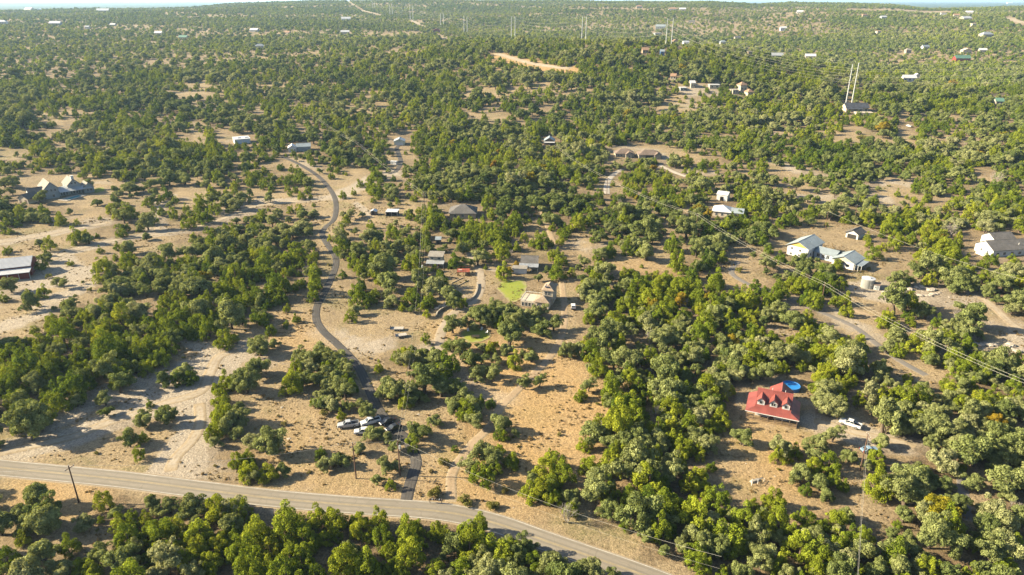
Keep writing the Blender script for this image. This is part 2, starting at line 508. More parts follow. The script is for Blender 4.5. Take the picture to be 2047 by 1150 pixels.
def cover_at(px, py, x, y, smooth=False):
    """tree cover wanted at picture place px, py; outside the picture and far away a general mix"""
    px = np.asarray(px, float); py = np.asarray(py, float)
    gen = np.clip(0.62 + 0.30 * lump(x, y, 55, 1.0), 0.12, 0.95)
    r = np.hypot(x, y)
    ridge = np.clip(0.84 + 0.12 * lump(x, y, 95, 3.0) + 0.20 * lump(x * .35, y, 120, 5.0), 0.12, 0.975)
    ridge = np.where((r < 1500) & (px > 850) & (px < 1750), np.maximum(ridge, .9 + .05 * lump(x, y, 60, 4.0)), ridge)
    ridge = np.clip(ridge, .1, .98)
    col = np.clip((px / 32).astype(int), 0, 63); row = np.clip(((py - 160) / 32).astype(int), 0, len(COVER) - 1)
    g = (CMAP_S if smooth else CMAP)[row, col]
    up = np.clip((640 - py) / 300, 0, 1)
    gs = 1 - (1 - np.clip(CMAP_S[row, col] + .10 * lump(x, y, 22, 2.5) + .17 * lump(x * .32, y, 24, 6.5) - .02, .02, .98)) ** 1.5
    g = g * (1 - up) + gs * up
    inside = (px >= 0) & (px < 2047) & (py >= 160) & (py < 1155)
    return np.where(inside, g, np.where((py < 160) & (r > 600), ridge, gen))


# bare pale ground and old tracks (soft patches of caliche): picture polylines, half width in metres, strength
PALE = [
    ([(0, 905), (75, 890), (150, 872), (205, 848), (275, 826), (312, 806), (375, 783), (410, 760), (430, 726), (450, 701), (492, 696)], 5.0, .9),
    ([(90, 850), (125, 830), (175, 800), (250, 776), (332, 751), (380, 735), (430, 715)], 6.0, .7),
    ([(375, 676), (412, 700), (430, 715)], 3.0, .7),
    ([(330, 800), (395, 800), (400, 840), (395, 870), (365, 915), (340, 950)], 5.0, .8),
    ([(510, 420), (450, 438), (375, 460), (312, 468), (237, 478), (175, 495), (125, 508), (95, 525)], 4.0, .9),
    ([(95, 520), (130, 540), (160, 548), (110, 565), (60, 570), (30, 585)], 8.0, .8),
    ([(0, 485), (75, 473), (150, 458), (225, 443)], 4.5, .7),
    ([(315, 462), (315, 428), (325, 400), (343, 391)], 3.5, .8),
    ([(668, 395), (600, 400), (512, 405), (440, 425)], 5.0, .8),
    ([(677, 393), (700, 380), (724, 368), (760, 352), (790, 345)], 7.0, .7),
    ([(0, 660), (40, 640), (80, 625), (120, 590), (170, 570)], 6.0, .55),
    ([(710, 405), (735, 425), (742, 433)], 2.0, .8),
    ([(640, 668), (690, 680), (740, 690)], 6.0, .5),
    ([(872, 690), (885, 720), (900, 750), (960, 790), (1010, 800)], 4.5, .6),
    ([(1096, 720), (1060, 760), (1020, 800), (985, 835)], 4.0, .35),
    ([(1765, 584), (1830, 582), (1880, 588)], 9.0, 1.0),
    ([(1560, 600), (1640, 620), (1700, 650), (1760, 680)], 7.0, .5),
    ([(1900, 690), (1960, 700), (2047, 690)], 8.0, .5),
    ([(1540, 320), (1600, 340), (1700, 360), (1800, 365)], 9.0, .6),
    ([(1560, 390), (1640, 400), (1760, 400)], 7.0, .5),
    ([(1200, 290), (1300, 300), (1380, 350), (1420, 345)], 8.0, .5),
    ([(360, 240), (420, 270), (500, 290)], 12.0, .3),
    ([(560, 300), (640, 345)], 5.0, .4),
    ([(1660, 850), (1720, 865), (1760, 880), (1815, 885)], 5.0, .8),
    ([(1390, 178), (1440, 184), (1490, 190)], 12.0, .9),
    ([(60, 890), (20, 930)], 6.0, .5),
]
GOLD = [([(1000, 720), (1090, 760), (1150, 800), (1090, 840), (1130, 870), (1040, 900)], 16.0, .8),
        ([(900, 660), (960, 700)], 8.0, .6), ([(930, 960), (1010, 985), (1060, 960)], 9.0, .6),
        ([(560, 650), (600, 690)], 9.0, .5), ([(1500, 870), (1580, 900), (1560, 960)], 10.0, .6), ([(560, 860), (640, 960), (760, 985)], 9.0, .35),
        ([(1250, 530), (1350, 545), (1440, 560)], 9.0, .35), ([(990, 115), (1060, 130), (1130, 140)], 25.0, .9), ([(60, 975), (150, 1000)], 6.0, .7)]


def seg_field(X, Y, lines):
    f = np.zeros(X.shape)
    for pts, hw, st in lines:
        P = [at(*p) for p in pts]
        for a, b in zip(P, P[1:]):
            dx, dy = b.x - a.x, b.y - a.y
            m = (X > min(a.x, b.x) - 3 * hw) & (X < max(a.x, b.x) + 3 * hw) & (Y > min(a.y, b.y) - 3 * hw) & (Y < max(a.y, b.y) + 3 * hw)
            if not m.any(): continue
            x, y = X[m], Y[m]
            t = np.clip(((x - a.x) * dx + (y - a.y) * dy) / max(dx * dx + dy * dy, 1e-6), 0, 1)
            d = np.hypot(x - a.x - t * dx, y - a.y - t * dy)
            f[m] = np.maximum(f[m], st * np.clip(1.35 - d / hw * 0.75, 0, 1))
    return f


# ------------------------------------------------------------------ the ground sheet
ang = np.radians(np.concatenate([np.arange(-180, -48, 4.0), np.arange(-48, 48.01, 0.24), np.arange(52, 180.01, 4.0)]))
rad = np.concatenate([[0.5, 15, 40, 70], np.geomspace(95, 1000, 240), np.geomspace(1012, 5000, 110), np.geomspace(5200, 24900, 36)])
RR, AA = np.meshgrid(rad, ang, indexing='ij')
GX, GY = RR * np.sin(AA), RR * np.cos(AA)
GZ = terrain(GX, GY)
nr, na = GX.shape
verts = np.stack([GX, GY, GZ], -1).reshape(-1, 3)
ii, jj = np.meshgrid(np.arange(nr - 1), np.arange(na - 1), indexing='ij')
q = np.stack([ii * na + jj, (ii + 1) * na + jj, (ii + 1) * na + jj + 1, ii * na + jj + 1], -1).reshape(-1, 4)[:, ::-1]
me = bpy.data.meshes.new('ground')
me.vertices.add(len(verts)); me.vertices.foreach_set('co', verts.ravel())
me.loops.add(q.size); me.loops.foreach_set('vertex_index', q.ravel().astype(np.int32))
me.polygons.add(len(q)); me.polygons.foreach_set('loop_start', np.arange(0, q.size, 4, dtype=np.int32))
me.polygons.foreach_set('loop_total', np.full(len(q), 4, np.int32))
me.polygons.foreach_set('use_smooth', np.ones(len(q), bool))
me.update(calc_edges=True)
ppx, ppy, _dd = project(GX, GY, GZ)
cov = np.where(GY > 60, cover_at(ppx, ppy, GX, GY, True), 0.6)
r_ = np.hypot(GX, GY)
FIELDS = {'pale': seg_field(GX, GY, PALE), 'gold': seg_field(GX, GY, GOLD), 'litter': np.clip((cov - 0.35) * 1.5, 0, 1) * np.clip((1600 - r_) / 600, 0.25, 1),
          'farwood': np.clip((r_ - 3600) / 900, 0, 1)}
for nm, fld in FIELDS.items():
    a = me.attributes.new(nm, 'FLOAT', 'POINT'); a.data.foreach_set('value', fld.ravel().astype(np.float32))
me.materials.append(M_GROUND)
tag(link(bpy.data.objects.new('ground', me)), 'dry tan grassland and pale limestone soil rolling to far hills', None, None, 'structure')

# ------------------------------------------------------------------ roads and tracks: ribbons draped on the ground
ROADPX = []                                             # picture polylines kept free of crowns


def ribbon(name, pts, width, mat, lift, label, step=1.6, cols=10, world_pts=False, keep=True, parent=None, widths=None):
    soft = mat in SOFT
    P = pts if world_pts else [at(*p) for p in pts]
    S = spline(P, step)
    vs, fs, ed = [], [], []
    n = len(S)
    for i, p in enumerate(S):
        d = (S[min(i + 1, n - 1)] - S[max(i - 1, 0)]).normalized(); nx, ny = -d.y, d.x
        w = width if widths is None else np.interp(i / (n - 1), np.linspace(0, 1, len(widths)), widths)
        for k in range(cols + 1):
            u = k / cols * 2 - 1
            x, y = p.x + nx * u * w / 2, p.y + ny * u * w / 2
            vs.append((x, y, 0.0)); ed.append(max(abs(u), 1.25 - min(i, n - 1 - i) * step / (width * 1.1)) if soft else abs(u))
    V = np.array(vs); V[:, 2] = terrain(V[:, 0], V[:, 1]) + lift
    if name not in ('road', 'road_marking'): V[:, 2] -= (lift + .10) * np.minimum(np.array(ed), 1.0) ** 5
    for i in range(n - 1):
        for k in range(cols):
            a = i * (cols + 1) + k
            fs.append((a, a + 1, a + cols + 2, a + cols + 1))
    me = bpy.data.meshes.new(name); me.from_pydata([tuple(v) for v in V], [], fs)
    if me.polygons and me.polygons[0].normal.z < 0: me.flip_normals()
    a = me.attributes.new('edge', 'FLOAT', 'POINT'); a.data.foreach_set('value', np.array(ed, np.float32))
    me.polygons.foreach_set('use_smooth', np.ones(len(me.polygons), bool))
    me.materials.append(mat); me.update()
    o = link(bpy.data.objects.new(name, me), parent)
    tag(o, label, None, None, 'structure')
    if keep and not world_pts: ROADPX.append((pts, width))
    return o, S


M_ROAD = mat_track('road_asphalt', (0.212, 0.190, 0.158), (0.252, 0.224, 0.182), False, 0.85, 0.12, 0.98, False, True)
M_SHOULD = mat_track('road_shoulder_gravel', (0.34, 0.285, 0.215), (0.27, 0.215, 0.15), True, 0.95, 0.5, 0.62)
M_DRIVE = mat_track('dark_asphalt', (0.064, 0.061, 0.060), (0.110, 0.100, 0.090), False, 0.85, 0.3, 0.94, False, True)
M_CONC = mat_track('pale_concrete', (0.42, 0.385, 0.335), (0.35, 0.315, 0.27), False, 0.85, 0.1, 0.97)
M_GRAVEL = mat_track('gravel_lane', (0.335, 0.285, 0.22), (0.26, 0.215, 0.165), True, 0.95, 0.4, 0.50)
M_DIRT = mat_track('dirt_track', (0.36, 0.275, 0.185), (0.28, 0.205, 0.13), True, 0.95, 0.4, 0.34, True)
M_WHITE = mat_track('caliche_track', (0.40, 0.35, 0.28), (0.315, 0.265, 0.20), True, 0.95, 0.5, 0.22, True)
M_GREYPAVE = mat_track('worn_grey_asphalt', (0.145, 0.137, 0.132), (0.19, 0.173, 0.157), True, 0.9, 0.2, 0.62)
SOFT = (M_GRAVEL, M_DIRT, M_WHITE, M_GREYPAVE)
M_LINEW = mat_plain('white_road_paint', (0.46, 0.44, 0.39), 0.7, 0, 0.3, 0.8)
M_LINEY = mat_plain('yellow_road_paint', (0.30, 0.235, 0.12), 0.7, 0, 0.3, 0.8)

RD = [(-160, 917), (-60, 928), (0, 935.5), (120, 947), (250, 960), (400, 979), (537, 996), (700, 1010), (860, 1021), (940, 1034), (1010, 1053), (1090, 1082), (1180, 1113), (1290, 1152), (1400, 1195)]
RDW = [at(*p) for p in RD]
ribbon('road_shoulder', RDW, 8.4, M_SHOULD, 0.07, 'pale gravel verge along both sides of the country road', 2.0, 8, True)
road, RDS = ribbon('road', RDW, 5.9, M_ROAD, 0.12, 'sunlit grey two-lane country road crossing the foreground', 2.0, 6, True)
ROADPX.append(([(0, 928), (250, 952), (400, 970), (537, 985), (700, 1000), (860, 1014)], 3.0))


def offset_line(S, off, a=0.0, b=1.0):
    n = len(S); out = []
    for i in range(int(a * n), int(b * n)):
        d = (S[min(i + 1, n - 1)] - S[max(i - 1, 0)]).normalized()
        out.append(Vector((S[i].x - d.y * off, S[i].y + d.x * off, 0)))
    return out[::3] + [out[-1]]


for off, m in ((2.76, M_LINEW), (-2.76, M_LINEW), (0.14, M_LINEY), (-0.14, M_LINEY)):
    o, _ = ribbon('road_marking', offset_line(RDS, off), 0.13, m, 0.128, None, 2.0, 1, True, parent=road)

ribbon('driveway', [(812, 1001), (818, 975), (827, 945), (832, 920), (812, 877), (787, 856), (757, 818), (737, 776), (719, 738), (702, 716), (672, 686), (647, 663), (633, 640), (634, 613), (647, 588), (660, 562), (671, 533), (670, 512), (654, 488), (644, 468), (652, 453), (667, 440), (672, 418), (669, 395), (657, 375), (640, 356), (615, 338), (587, 323), (562, 313)],
       3.5, M_DRIVE, 0.11, 'black asphalt driveway winding uphill from the road')
ribbon('driveway', [(778, 348), (792, 342), (801, 325), (797, 308), (793, 297), (799, 290)], 4.0, M_DRIVE, 0.10, 'black asphalt lane climbing to the pale garage')
ribbon('dirt_track', [(900, 1012), (902, 990), (902, 957), (910, 932), (925, 912), (947, 884), (967, 866), (985, 845), (1000, 815), (1030, 785), (1070, 745), (1096, 718), (1116, 688), (1126, 658), (1129, 626), (1126, 588), (1121, 545), (1112, 500), (1095, 455), (1082, 420), (1081, 395), (1078, 375)],
       3.2, M_DIRT, 0.09, 'tan two-rut track running up through the meadow past the houses', keep=False)
ROADPX.append(([(902, 990), (902, 957), (910, 932), (925, 912), (947, 884), (967, 866)], 2.4)); ROADPX.append(([(1096, 718), (1116, 688), (1126, 658), (1129, 626), (1126, 588), (1121, 560)], 2.4)); ROADPX.append(([(884, 655), (905, 628)], 3.0)); ROADPX.append(([(945, 603), (957, 588), (962, 563), (957, 538)], 2.5))
ribbon('gravel_lane', [(880, 712), (878, 688), (884, 660), (905, 628), (930, 612), (945, 603), (957, 588), (962, 563), (957, 538), (944, 518), (935, 500)], 4.6, M_GRAVEL, 0.08, 'pale gravel lane curving between the low stone walls', keep=False)
ribbon('gravel_lane', [(957, 536), (985, 540), (1015, 545), (1040, 548)], 4.0, M_GRAVEL, 0.095, 'gravel spur leading to the verandah house', keep=False)
ribbon('parking_yard', [(905, 572), (930, 580), (948, 585)], 9.0, M_GRAVEL, 0.06, 'grey gravel parking yard below the red deck', keep=False)
ribbon('caliche_track', [(670, 398), (600, 402), (512, 412), (450, 436), (375, 459), (312, 469), (237, 479), (175, 494), (125, 508), (100, 524)], 4.2, M_WHITE, 0.08, 'white caliche track crossing the hillside to the red barn')
ribbon('caliche_track', [(316, 466), (314, 430), (325, 402), (345, 390)], 4.0, M_WHITE, 0.09, 'short white track climbing between bushes towards the farmhouse', keep=False)
ribbon('caliche_track', [(-40, 492), (0, 485), (75, 473), (150, 458), (228, 443)], 4.6, M_WHITE, 0.08, 'grey-white track below the farmhouse')
ribbon('caliche_track', [(-30, 912), (0, 905), (75, 889), (150, 872), (205, 849), (275, 827), (330, 806), (400, 784), (420, 745), (440, 712), (492, 696)], 4.6, M_WHITE, 0.08, 'worn white track leaving the road towards the rocky clearing')
ribbon('caliche_track', [(338, 953), (350, 917), (385, 880), (400, 845), (398, 800)], 4.0, M_WHITE, 0.09, 'rutted white track beside the bushes above the road')
ribbon('driveway', [(1213, 388), (1213, 372), (1218, 358), (1232, 345), (1245, 338)], 4.4, M_CONC, 0.09, 'short curving pale concrete driveway between oaks')
ribbon('driveway', [(1318, 330), (1335, 338), (1352, 346), (1372, 353)], 4.2, M_CONC, 0.09, 'concrete driveway below the stone house garage')
ribbon('gravel_lane', [(1478, 520), (1462, 545), (1500, 570), (1560, 592), (1610, 612), (1660, 632), (1710, 655), (1755, 690), (1800, 722), (1860, 755)], 3.2, M_GREYPAVE, 0.08, 'worn grey lane passing under the power line', keep=False)
ROADPX.append(([(1575, 598), (1640, 622)], 2.0)); ROADPX.append(([(1830, 735), (1862, 756)], 1.5))
ribbon('dirt_track', [(1690, 612), (1740, 632), (1800, 648), (1860, 660), (1900, 664)], 3.4, M_DIRT, 0.07, 'faint tan track branching below the water tank', keep=False)
ribbon('dirt_track', [(1955, 590), (1985, 612), (2020, 645), (2060, 670)], 4.6, M_WHITE, 0.07, 'pale dirt track climbing at the picture edge')
ribbon('dirt_track', [(1610, 838), (1650, 846), (1700, 862), (1760, 876), (1815, 888), (1850, 905)], 4.0, M_WHITE, 0.07, 'pale track from the red-roofed house past the parked pickup')
ribbon('gravel_lane', [(1900, 925), (1918, 945), (1925, 975), (1928, 1005), (1938, 1050)], 3.0, M_GREYPAVE, 0.07, 'shaded grey lane among the woods', keep=False)
ROADPX.append(([(1918, 945), (1925, 975)], 1.5))
ribbon('dirt_track', [(985, 106), (1010, 112), (1060, 126), (1110, 134), (1150, 138)], 14.0, M_WHITE, 0.07, 'broad tan clearing strip on the ridge', keep=True)
ribbon('dirt_track', [(690, -3), (705, 8), (725, 20), (760, 30)], 22.0, M_WHITE, 0.10, 'broad cleared power-line swath on the far hill', 8.0)
ribbon('dirt_track', [(822, 41), (835, 47), (850, 53)], 20.0, M_WHITE, 0.10, 'pale cleared strip below the far pylons', 8.0)
ribbon('dirt_track', [(1140, 17), (1190, 16), (1250, 17), (1300, 18)], 8.0, M_WHITE, 0.12, 'pale road cut along the far right hillside', 8.0)
ribbon('dirt_track', [(1690, 18), (1800, 20), (1850, 24), (1900, 23)], 22.0, M_WHITE, 0.12, 'white quarry road scar on the far hill', 8.0)
ribbon('dirt_track', [(2015, 34), (2035, 42), (2060, 50)], 45.0, M_WHITE, 0.12, 'white cleared building site on the far slope', 8.0)


def patch(name, pxs, mat, lift, label, kind='structure', parent=None, jitter=0.25):
    """flat-ish polygon laid on the ground, rim rounded"""
    S = spline([at(*p) for p in pxs] + [at(*pxs[0])], 1.0)[:-1]
    c = sum(S, Vector((0, 0))) / len(S)
    vs = []; fs = []; ed = []
    rings = 5; n = len(S)
    for k in range(rings + 1):
        t = k / rings
        for p in S:
            x, y = c.x + (p.x - c.x) * t, c.y + (p.y - c.y) * t
            vs.append((x, y, float(terrain(x, y)) + lift)); ed.append(t)
    for k in range(rings):
        for i in range(n):
            fs.append((k * n + i, k * n + (i + 1) % n, (k + 1) * n + (i + 1) % n, (k + 1) * n + i))
    me = bpy.data.meshes.new(name); me.from_pydata(vs, [], fs)
    if sum(p.normal.z for p in me.polygons) < 0: me.flip_normals()
    a = me.attributes.new('edge', 'FLOAT', 'POINT'); a.data.foreach_set('value', np.array(ed, np.float32))
    me.materials.append(mat); me.update()
    return tag(link(bpy.data.objects.new(name, me), parent), label, None, None, kind)


M_LAWN = mat_track('green_lawn', (0.17, 0.22, 0.030), (0.24, 0.26, 0.042), True, 0.95, 0.3, 0.72)
patch('lawn', [(992, 577), (1003, 563), (1024, 560), (1048, 562), (1053, 575), (1046, 592), (1034, 603), (1018, 603), (1005, 590)], M_LAWN, 0.09, 'bright green lawn between the verandah house and the villa')
patch('lawn', [(920, 672), (928, 660), (955, 656), (976, 662), (980, 674), (960, 684), (935, 684)], M_LAWN, 0.09, 'green lawn with garden furniture under the oaks')
patch('lawn', [(182, 379), (205, 375), (210, 382), (186, 386)], M_LAWN, 0.09, 'small green lawn behind the farmhouse pool')
patch('lawn', [(1708, 516), (1735, 512), (1752, 516), (1740, 522), (1712, 523)], M_LAWN, 0.09, 'thin green lawn beside the blue-roofed house')
# ------------------------------------------------------------------ buildings
KEEP = [(1000, 564, 1044, 596), (932, 660, 972, 678), (1768, 572, 1880, 594), (1652, 846, 1720, 866)]                                               # picture boxes that crowns in front must leave open
FOOT = []                                               # footprints on the ground kept free of trees: x, y, radius
GLASS = mat_plain('window_glass', (0.035, 0.045, 0.055), 0.15, 0, 0.3, 0.8, 0, 0.6)
WHITE = mat_plain('white_trim_paint', (0.592, 0.584, 0.560), 0.6, 0, 0.10, 1.2)
WHITEW = mat_plain('white_wall', (0.562, 0.554, 0.538), 0.75, 0, 0.12, 0.9, 0.1)
CREAM = mat_plain('cream_stucco', (0.480, 0.416, 0.320), 0.85, 0, 0.15, 0.9, 0.15)
TANW = mat_plain('tan_siding', (0.368, 0.288, 0.200), 0.85, 0, 0.18, 0.9, 0.15)
GREYW = mat_plain('blue_grey_siding', (0.272, 0.296, 0.304), 0.8, 0, 0.14, 0.9, 0.1)
BLUEW = mat_plain('pale_blue_siding', (0.425, 0.493, 0.561), 0.75, 0, 0.12, 0.9, 0.1)
STONE = mat_plain('limestone_wall', (0.336, 0.296, 0.232), 0.9, 0, 0.35, 2.5, 0.5)
YELLOW = mat_plain('ochre_gable_paint', (0.527, 0.357, 0.085), 0.75, 0, 0.12, 0.9)
REDROOF = mat_plain('red_metal_roof', (0.250, 0.066, 0.052), 0.5, 0.0, 0.32, 0.35, 0, 0.35, True)
BARNRED = mat_plain('barn_red_siding', (0.216, 0.036, 0.026), 0.7, 0, 0.25, 0.9, 0, 0.3, True)
GALV = mat_plain('galvanised_roof', (0.416, 0.432, 0.440), 0.45, 0.35, 0.14, 0.6, 0, 0.4)
WROOF = mat_plain('white_metal_roof', (0.574, 0.574, 0.574), 0.5, 0.1, 0.10, 0.5, 0, 0.4)
BLROOF = mat_plain('blue_grey_metal_roof', (0.270, 0.315, 0.338), 0.5, 0.15, 0.15, 0.6, 0, 0.4)
SHINGLE = mat_plain('grey_shingle', (0.116, 0.109, 0.105), 0.95, 0, 0.3, 2.0, 0.5)
TANSH = mat_plain('weathered_tan_shingle', (0.247, 0.225, 0.195), 0.95, 0, 0.25, 2.0, 0.5)
BRSH = mat_plain('brown_shingle', (0.173, 0.128, 0.101), 0.95, 0, 0.3, 2.0, 0.5)
NAVY = mat_plain('navy_roof', (0.045, 0.05, 0.065), 0.7, 0, 0.25, 1.0)
GREENR = mat_plain('green_metal_roof', (0.10, 0.20, 0.15), 0.6, 0.1, 0.2, 0.7)
TILE = mat_plain('tan_tile_roof', (0.27, 0.205, 0.145), .9, 0, .3, 2.0, .4)
TERRA = mat_plain('terracotta_roof', (0.290, 0.180, 0.115), 0.9, 0, 0.3, 2.0, 0.4)
WOOD = mat_plain('deck_wood', (0.270, 0.188, 0.105), 0.85, 0, 0.3, 2.0, 0.3)
PALEWOOD = mat_plain('pale_deck_wood', (0.413, 0.315, 0.195), 0.8, 0, 0.2, 2.0, 0.2)
REDWOOD = mat_plain('red_stained_wood', (0.30, 0.075, 0.040), 0.8, 0, 0.25, 2.0, 0.3)
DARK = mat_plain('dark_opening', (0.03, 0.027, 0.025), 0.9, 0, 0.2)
POOLW = mat_plain('blue_pool_water', (0.02, 0.19, 0.52), 0.08, 0, 0.15, 0.5, 0.15, 0.6)
POOLT = mat_plain('turquoise_pool_water', (0.06, 0.34, 0.38), 0.08, 0, 0.15, 0.5, 0.15, 0.6)
PAVE = mat_plain('limestone_paving', (0.384, 0.352, 0.304), 0.85, 0, 0.15, 1.5, 0.1)
SOLAR = mat_plain('solar_glass', (0.015, 0.02, 0.045), 0.2, 0, 0.2, 1.0, 0, 0.6)


def site(a, b, name, label, cat='house', group=None, box=None, rad=None, depth=8.0, turn=None, full=False):
    """an Empty at the front-left ground corner; local x runs along the front, y goes back"""
    A, B = at(*a), at(*b)
    d = B - A; L = math.hypot(d.x, d.y); rz = math.atan2(d.y, d.x) if turn is None else turn
    if turn is not None: d = Vector((math.cos(turn), math.sin(turn), 0)) * L
    c = A + Vector((d.x / 2 - math.sin(rz) * depth / 2, d.y / 2 + math.cos(rz) * depth / 2, 0))
    z = min(A.z, B.z, float(terrain(c.x, c.y)))
    e = empty(name, (A.x, A.y, z), rz, label, cat, group)
    LANDMARK[label] = (c.x, c.y)
    FOOT.append((c.x, c.y, (rad or (L + depth) / 3.2) * .85))
    if box: KEEP.append(box if full else (box[0] + 2, box[1], box[2] - 2, box[3] - .38 * (box[3] - box[1])))
    return e, L


def window(root, x, y, z, w, h, face='F', frame=None, name='window'):
    """window on the front (F, y=const), back (B), left (L, x=const) or right (R) wall: frame proud of the wall, pane inside"""
    fr, pn = MB(), MB(); t = 0.07
    def bar(mb, u0, u1, v0, v1, o0, o1):
        if face == 'F': mb.box(x + u0, x + u1, y - o1, y - o0, z + v0, z + v1)
        elif face == 'B': mb.box(x + u0, x + u1, y + o0, y + o1, z + v0, z + v1)
        elif face == 'L': mb.box(x - o1, x - o0, y + u0, y + u1, z + v0, z + v1)
        else: mb.box(x + o0, x + o1, y + u0, y + u1, z + v0, z + v1)
    W, H = w / 2, h
    bar(fr, -W - t, W + t, -t, 0, 0.003, 0.07); bar(fr, -W - t, W + t, H, H + t, 0.003, 0.07)
    bar(fr, -W - t, -W, 0, H, 0.003, 0.07); bar(fr, W, W + t, 0, H, 0.003, 0.07)
    if w > 0.8: bar(fr, -0.03, 0.03, 0, H, 0.003, 0.06)
    f = fr.build(name, frame or WHITE, root)
    bar(pn, -W, W, 0, H, 0.004, 0.03)
    pn.build('pane', GLASS, f)
    return f


def panel(root, name, x0, x1, z0, z1, y, mat, face='F', t=0.05):
    mb = MB()
    if face == 'F': mb.box(x0, x1, y - t, y - 0.004, z0, z1)
    elif face == 'L': mb.box(y - t, y - 0.004, x0, x1, z0, z1)
    else: mb.box(y + 0.004, y + t, x0, x1, z0, z1)
    return mb.build(name, mat, root)


def block(root, x0, y0, L, D, H, roof='gx', rise=2.0, wall=None, roofm=None, o=0.45, z0=-0.6, rib=0.0, gable=None, wname='wall', rname='roof', t=0.16):
    """one volume of a building: walls + roof. gx: ridge along x, gy: ridge along y, hip, flat, shed (falls to the front)"""
    x1, y1 = x0 + L, y0 + D; xm, ym = (x0 + x1) / 2, (y0 + y1) / 2
    w = MB()
    if roof == 'gx':
        w.prism_x([(y0, z0), (y1, z0), (y1, H), (ym, H + rise - 0.05), (y0, H)][::-1], x0, x1)
    elif roof == 'gy':
        w.prism_y([(x0, z0), (x1, z0), (x1, H), (xm, H + rise - 0.05), (x0, H)], y0, y1)
    elif roof == 'shed':
        w.prism_x([(y0, z0), (y1, z0), (y1, H + rise - 0.03), (y0, H)][::-1], x0, x1)
    else:
        w.box(x0, x1, y0, y1, z0, H)
    wo = w.build(wname, wall, root)
    r = MB(); e = 0.02
    if roof in ('gx', 'gy'):
        a0, a1, am = (y0, y1, ym) if roof == 'gx' else (x0, x1, xm)
        half = (a1 - a0) / 2; sl = rise / half; dz = t * math.sqrt(1 + sl * sl)
        pr = [(a0 - o, H - o * sl + e), (am, H + rise + e), (a1 + o, H - o * sl + e), (a1 + o, H - o * sl + e + dz), (am, H + rise + e + dz), (a0 - o, H - o * sl + e + dz)]
        b0, b1 = (x0 - o, x1 + o) if roof == 'gx' else (y0 - o, y1 + o)
        (r.prism_x(pr[::-1], b0, b1) if roof == 'gx' else r.prism_y(pr, b0, b1))
        if rib:
            k = b0 + rib / 2
            while k < b1 - 0.05:
                q = [(a0 - o, H - o * sl + e + dz - .01), (am, H + rise + e + dz - .01), (a1 + o, H - o * sl + e + dz - .01), (a1 + o, H - o * sl + e + dz + .06), (am, H + rise + e + dz + .06), (a0 - o, H - o * sl + e + dz + .06)]
                (r.prism_x(q[::-1], k, k + 0.06) if roof == 'gx' else r.prism_y(q, k, k + 0.06)); k += rib
        ro = r.build(rname, roofm, root)
        rc = MB()
        (rc.prism_x([(am - .2, H + rise + e + dz - .03), (am + .2, H + rise + e + dz - .03), (am, H + rise + e + dz + .1)], b0, b1) if roof == 'gx'
         else rc.prism_y([(am - .2, H + rise + e + dz - .03), (am, H + rise + e + dz + .1), (am + .2, H + rise + e + dz - .03)], b0, b1))
        rc.build('ridge_cap', roofm, ro)
    elif roof == 'hip':
        k = min(L, D) / 2
        X0, X1, Y0, Y1 = x0 - o, x1 + o, y0 - o, y1 + o; zz = H - o * rise / k + e
        if L >= D: p, q2 = (X0 + k + o, ym), (X1 - k - o, ym)
        else: p, q2 = (xm, Y0 + k + o), (xm, Y1 - k - o)
        zt = H + rise + e
        vs = [(X0, Y0, zz), (X1, Y0, zz), (X1, Y1, zz), (X0, Y1, zz), (*p, zt), (*q2, zt)]
        up = [(a, b, c + t) for a, b, c in vs]
        top = [(0, 1, 5, 4), (1, 2, 5), (2, 3, 4, 5), (3, 0, 4)] if L >= D else [(0, 1, 4), (1, 2, 5, 4), (2, 3, 5), (3, 0, 4, 5)]
        r.add(up, top); r.add(vs, [tuple(reversed(f)) for f in top])
        r.add([vs[0], vs[1], vs[2], vs[3], up[0], up[1], up[2], up[3]], [(0, 1, 5, 4), (1, 2, 6, 5), (2, 3, 7, 6), (3, 0, 4, 7)])
        ro = r.build(rname, roofm, root)
    elif roof == 'shed':
        sl = rise / D
        r.prism_x([(y0 - o, H - o * sl + e), (y1 + o, H + rise + o * sl + e), (y1 + o, H + rise + o * sl + e + t), (y0 - o, H - o * sl + e + t)][::-1], x0 - o, x1 + o)
        if rib:
            k = x0 - o + rib / 2
            while k < x1 + o:
                r.prism_x([(y0 - o, H - o * sl + e + t - .01), (y1 + o, H + rise + o * sl + e + t - .01), (y1 + o, H + rise + o * sl + e + t + .06), (y0 - o, H - o * sl + e + t + .06)][::-1], k, k + .06); k += rib
        ro = r.build(rname, roofm, root)
    else:
        r.box(x0 - o, x1 + o, y0 - o, y1 + o, H + e, H + e + 0.25)
        ro = r.build(rname, roofm, root)
    if gable is not None and roof in ('gx', 'gy'):
        g = MB()
        if roof == 'gy': g.prism_y([(x0 + .02, H), (x1 - .02, H), (xm, H + rise - .07)], y0 - .05, y0 - .004)
        else: g.prism_x([(y0 + .02, H), (y1 - .02, H), (ym, H + rise - .07)][::-1], x0 - .05, x0 - .004)
        g.build('gable_panel', gable, root)
    return wo, ro


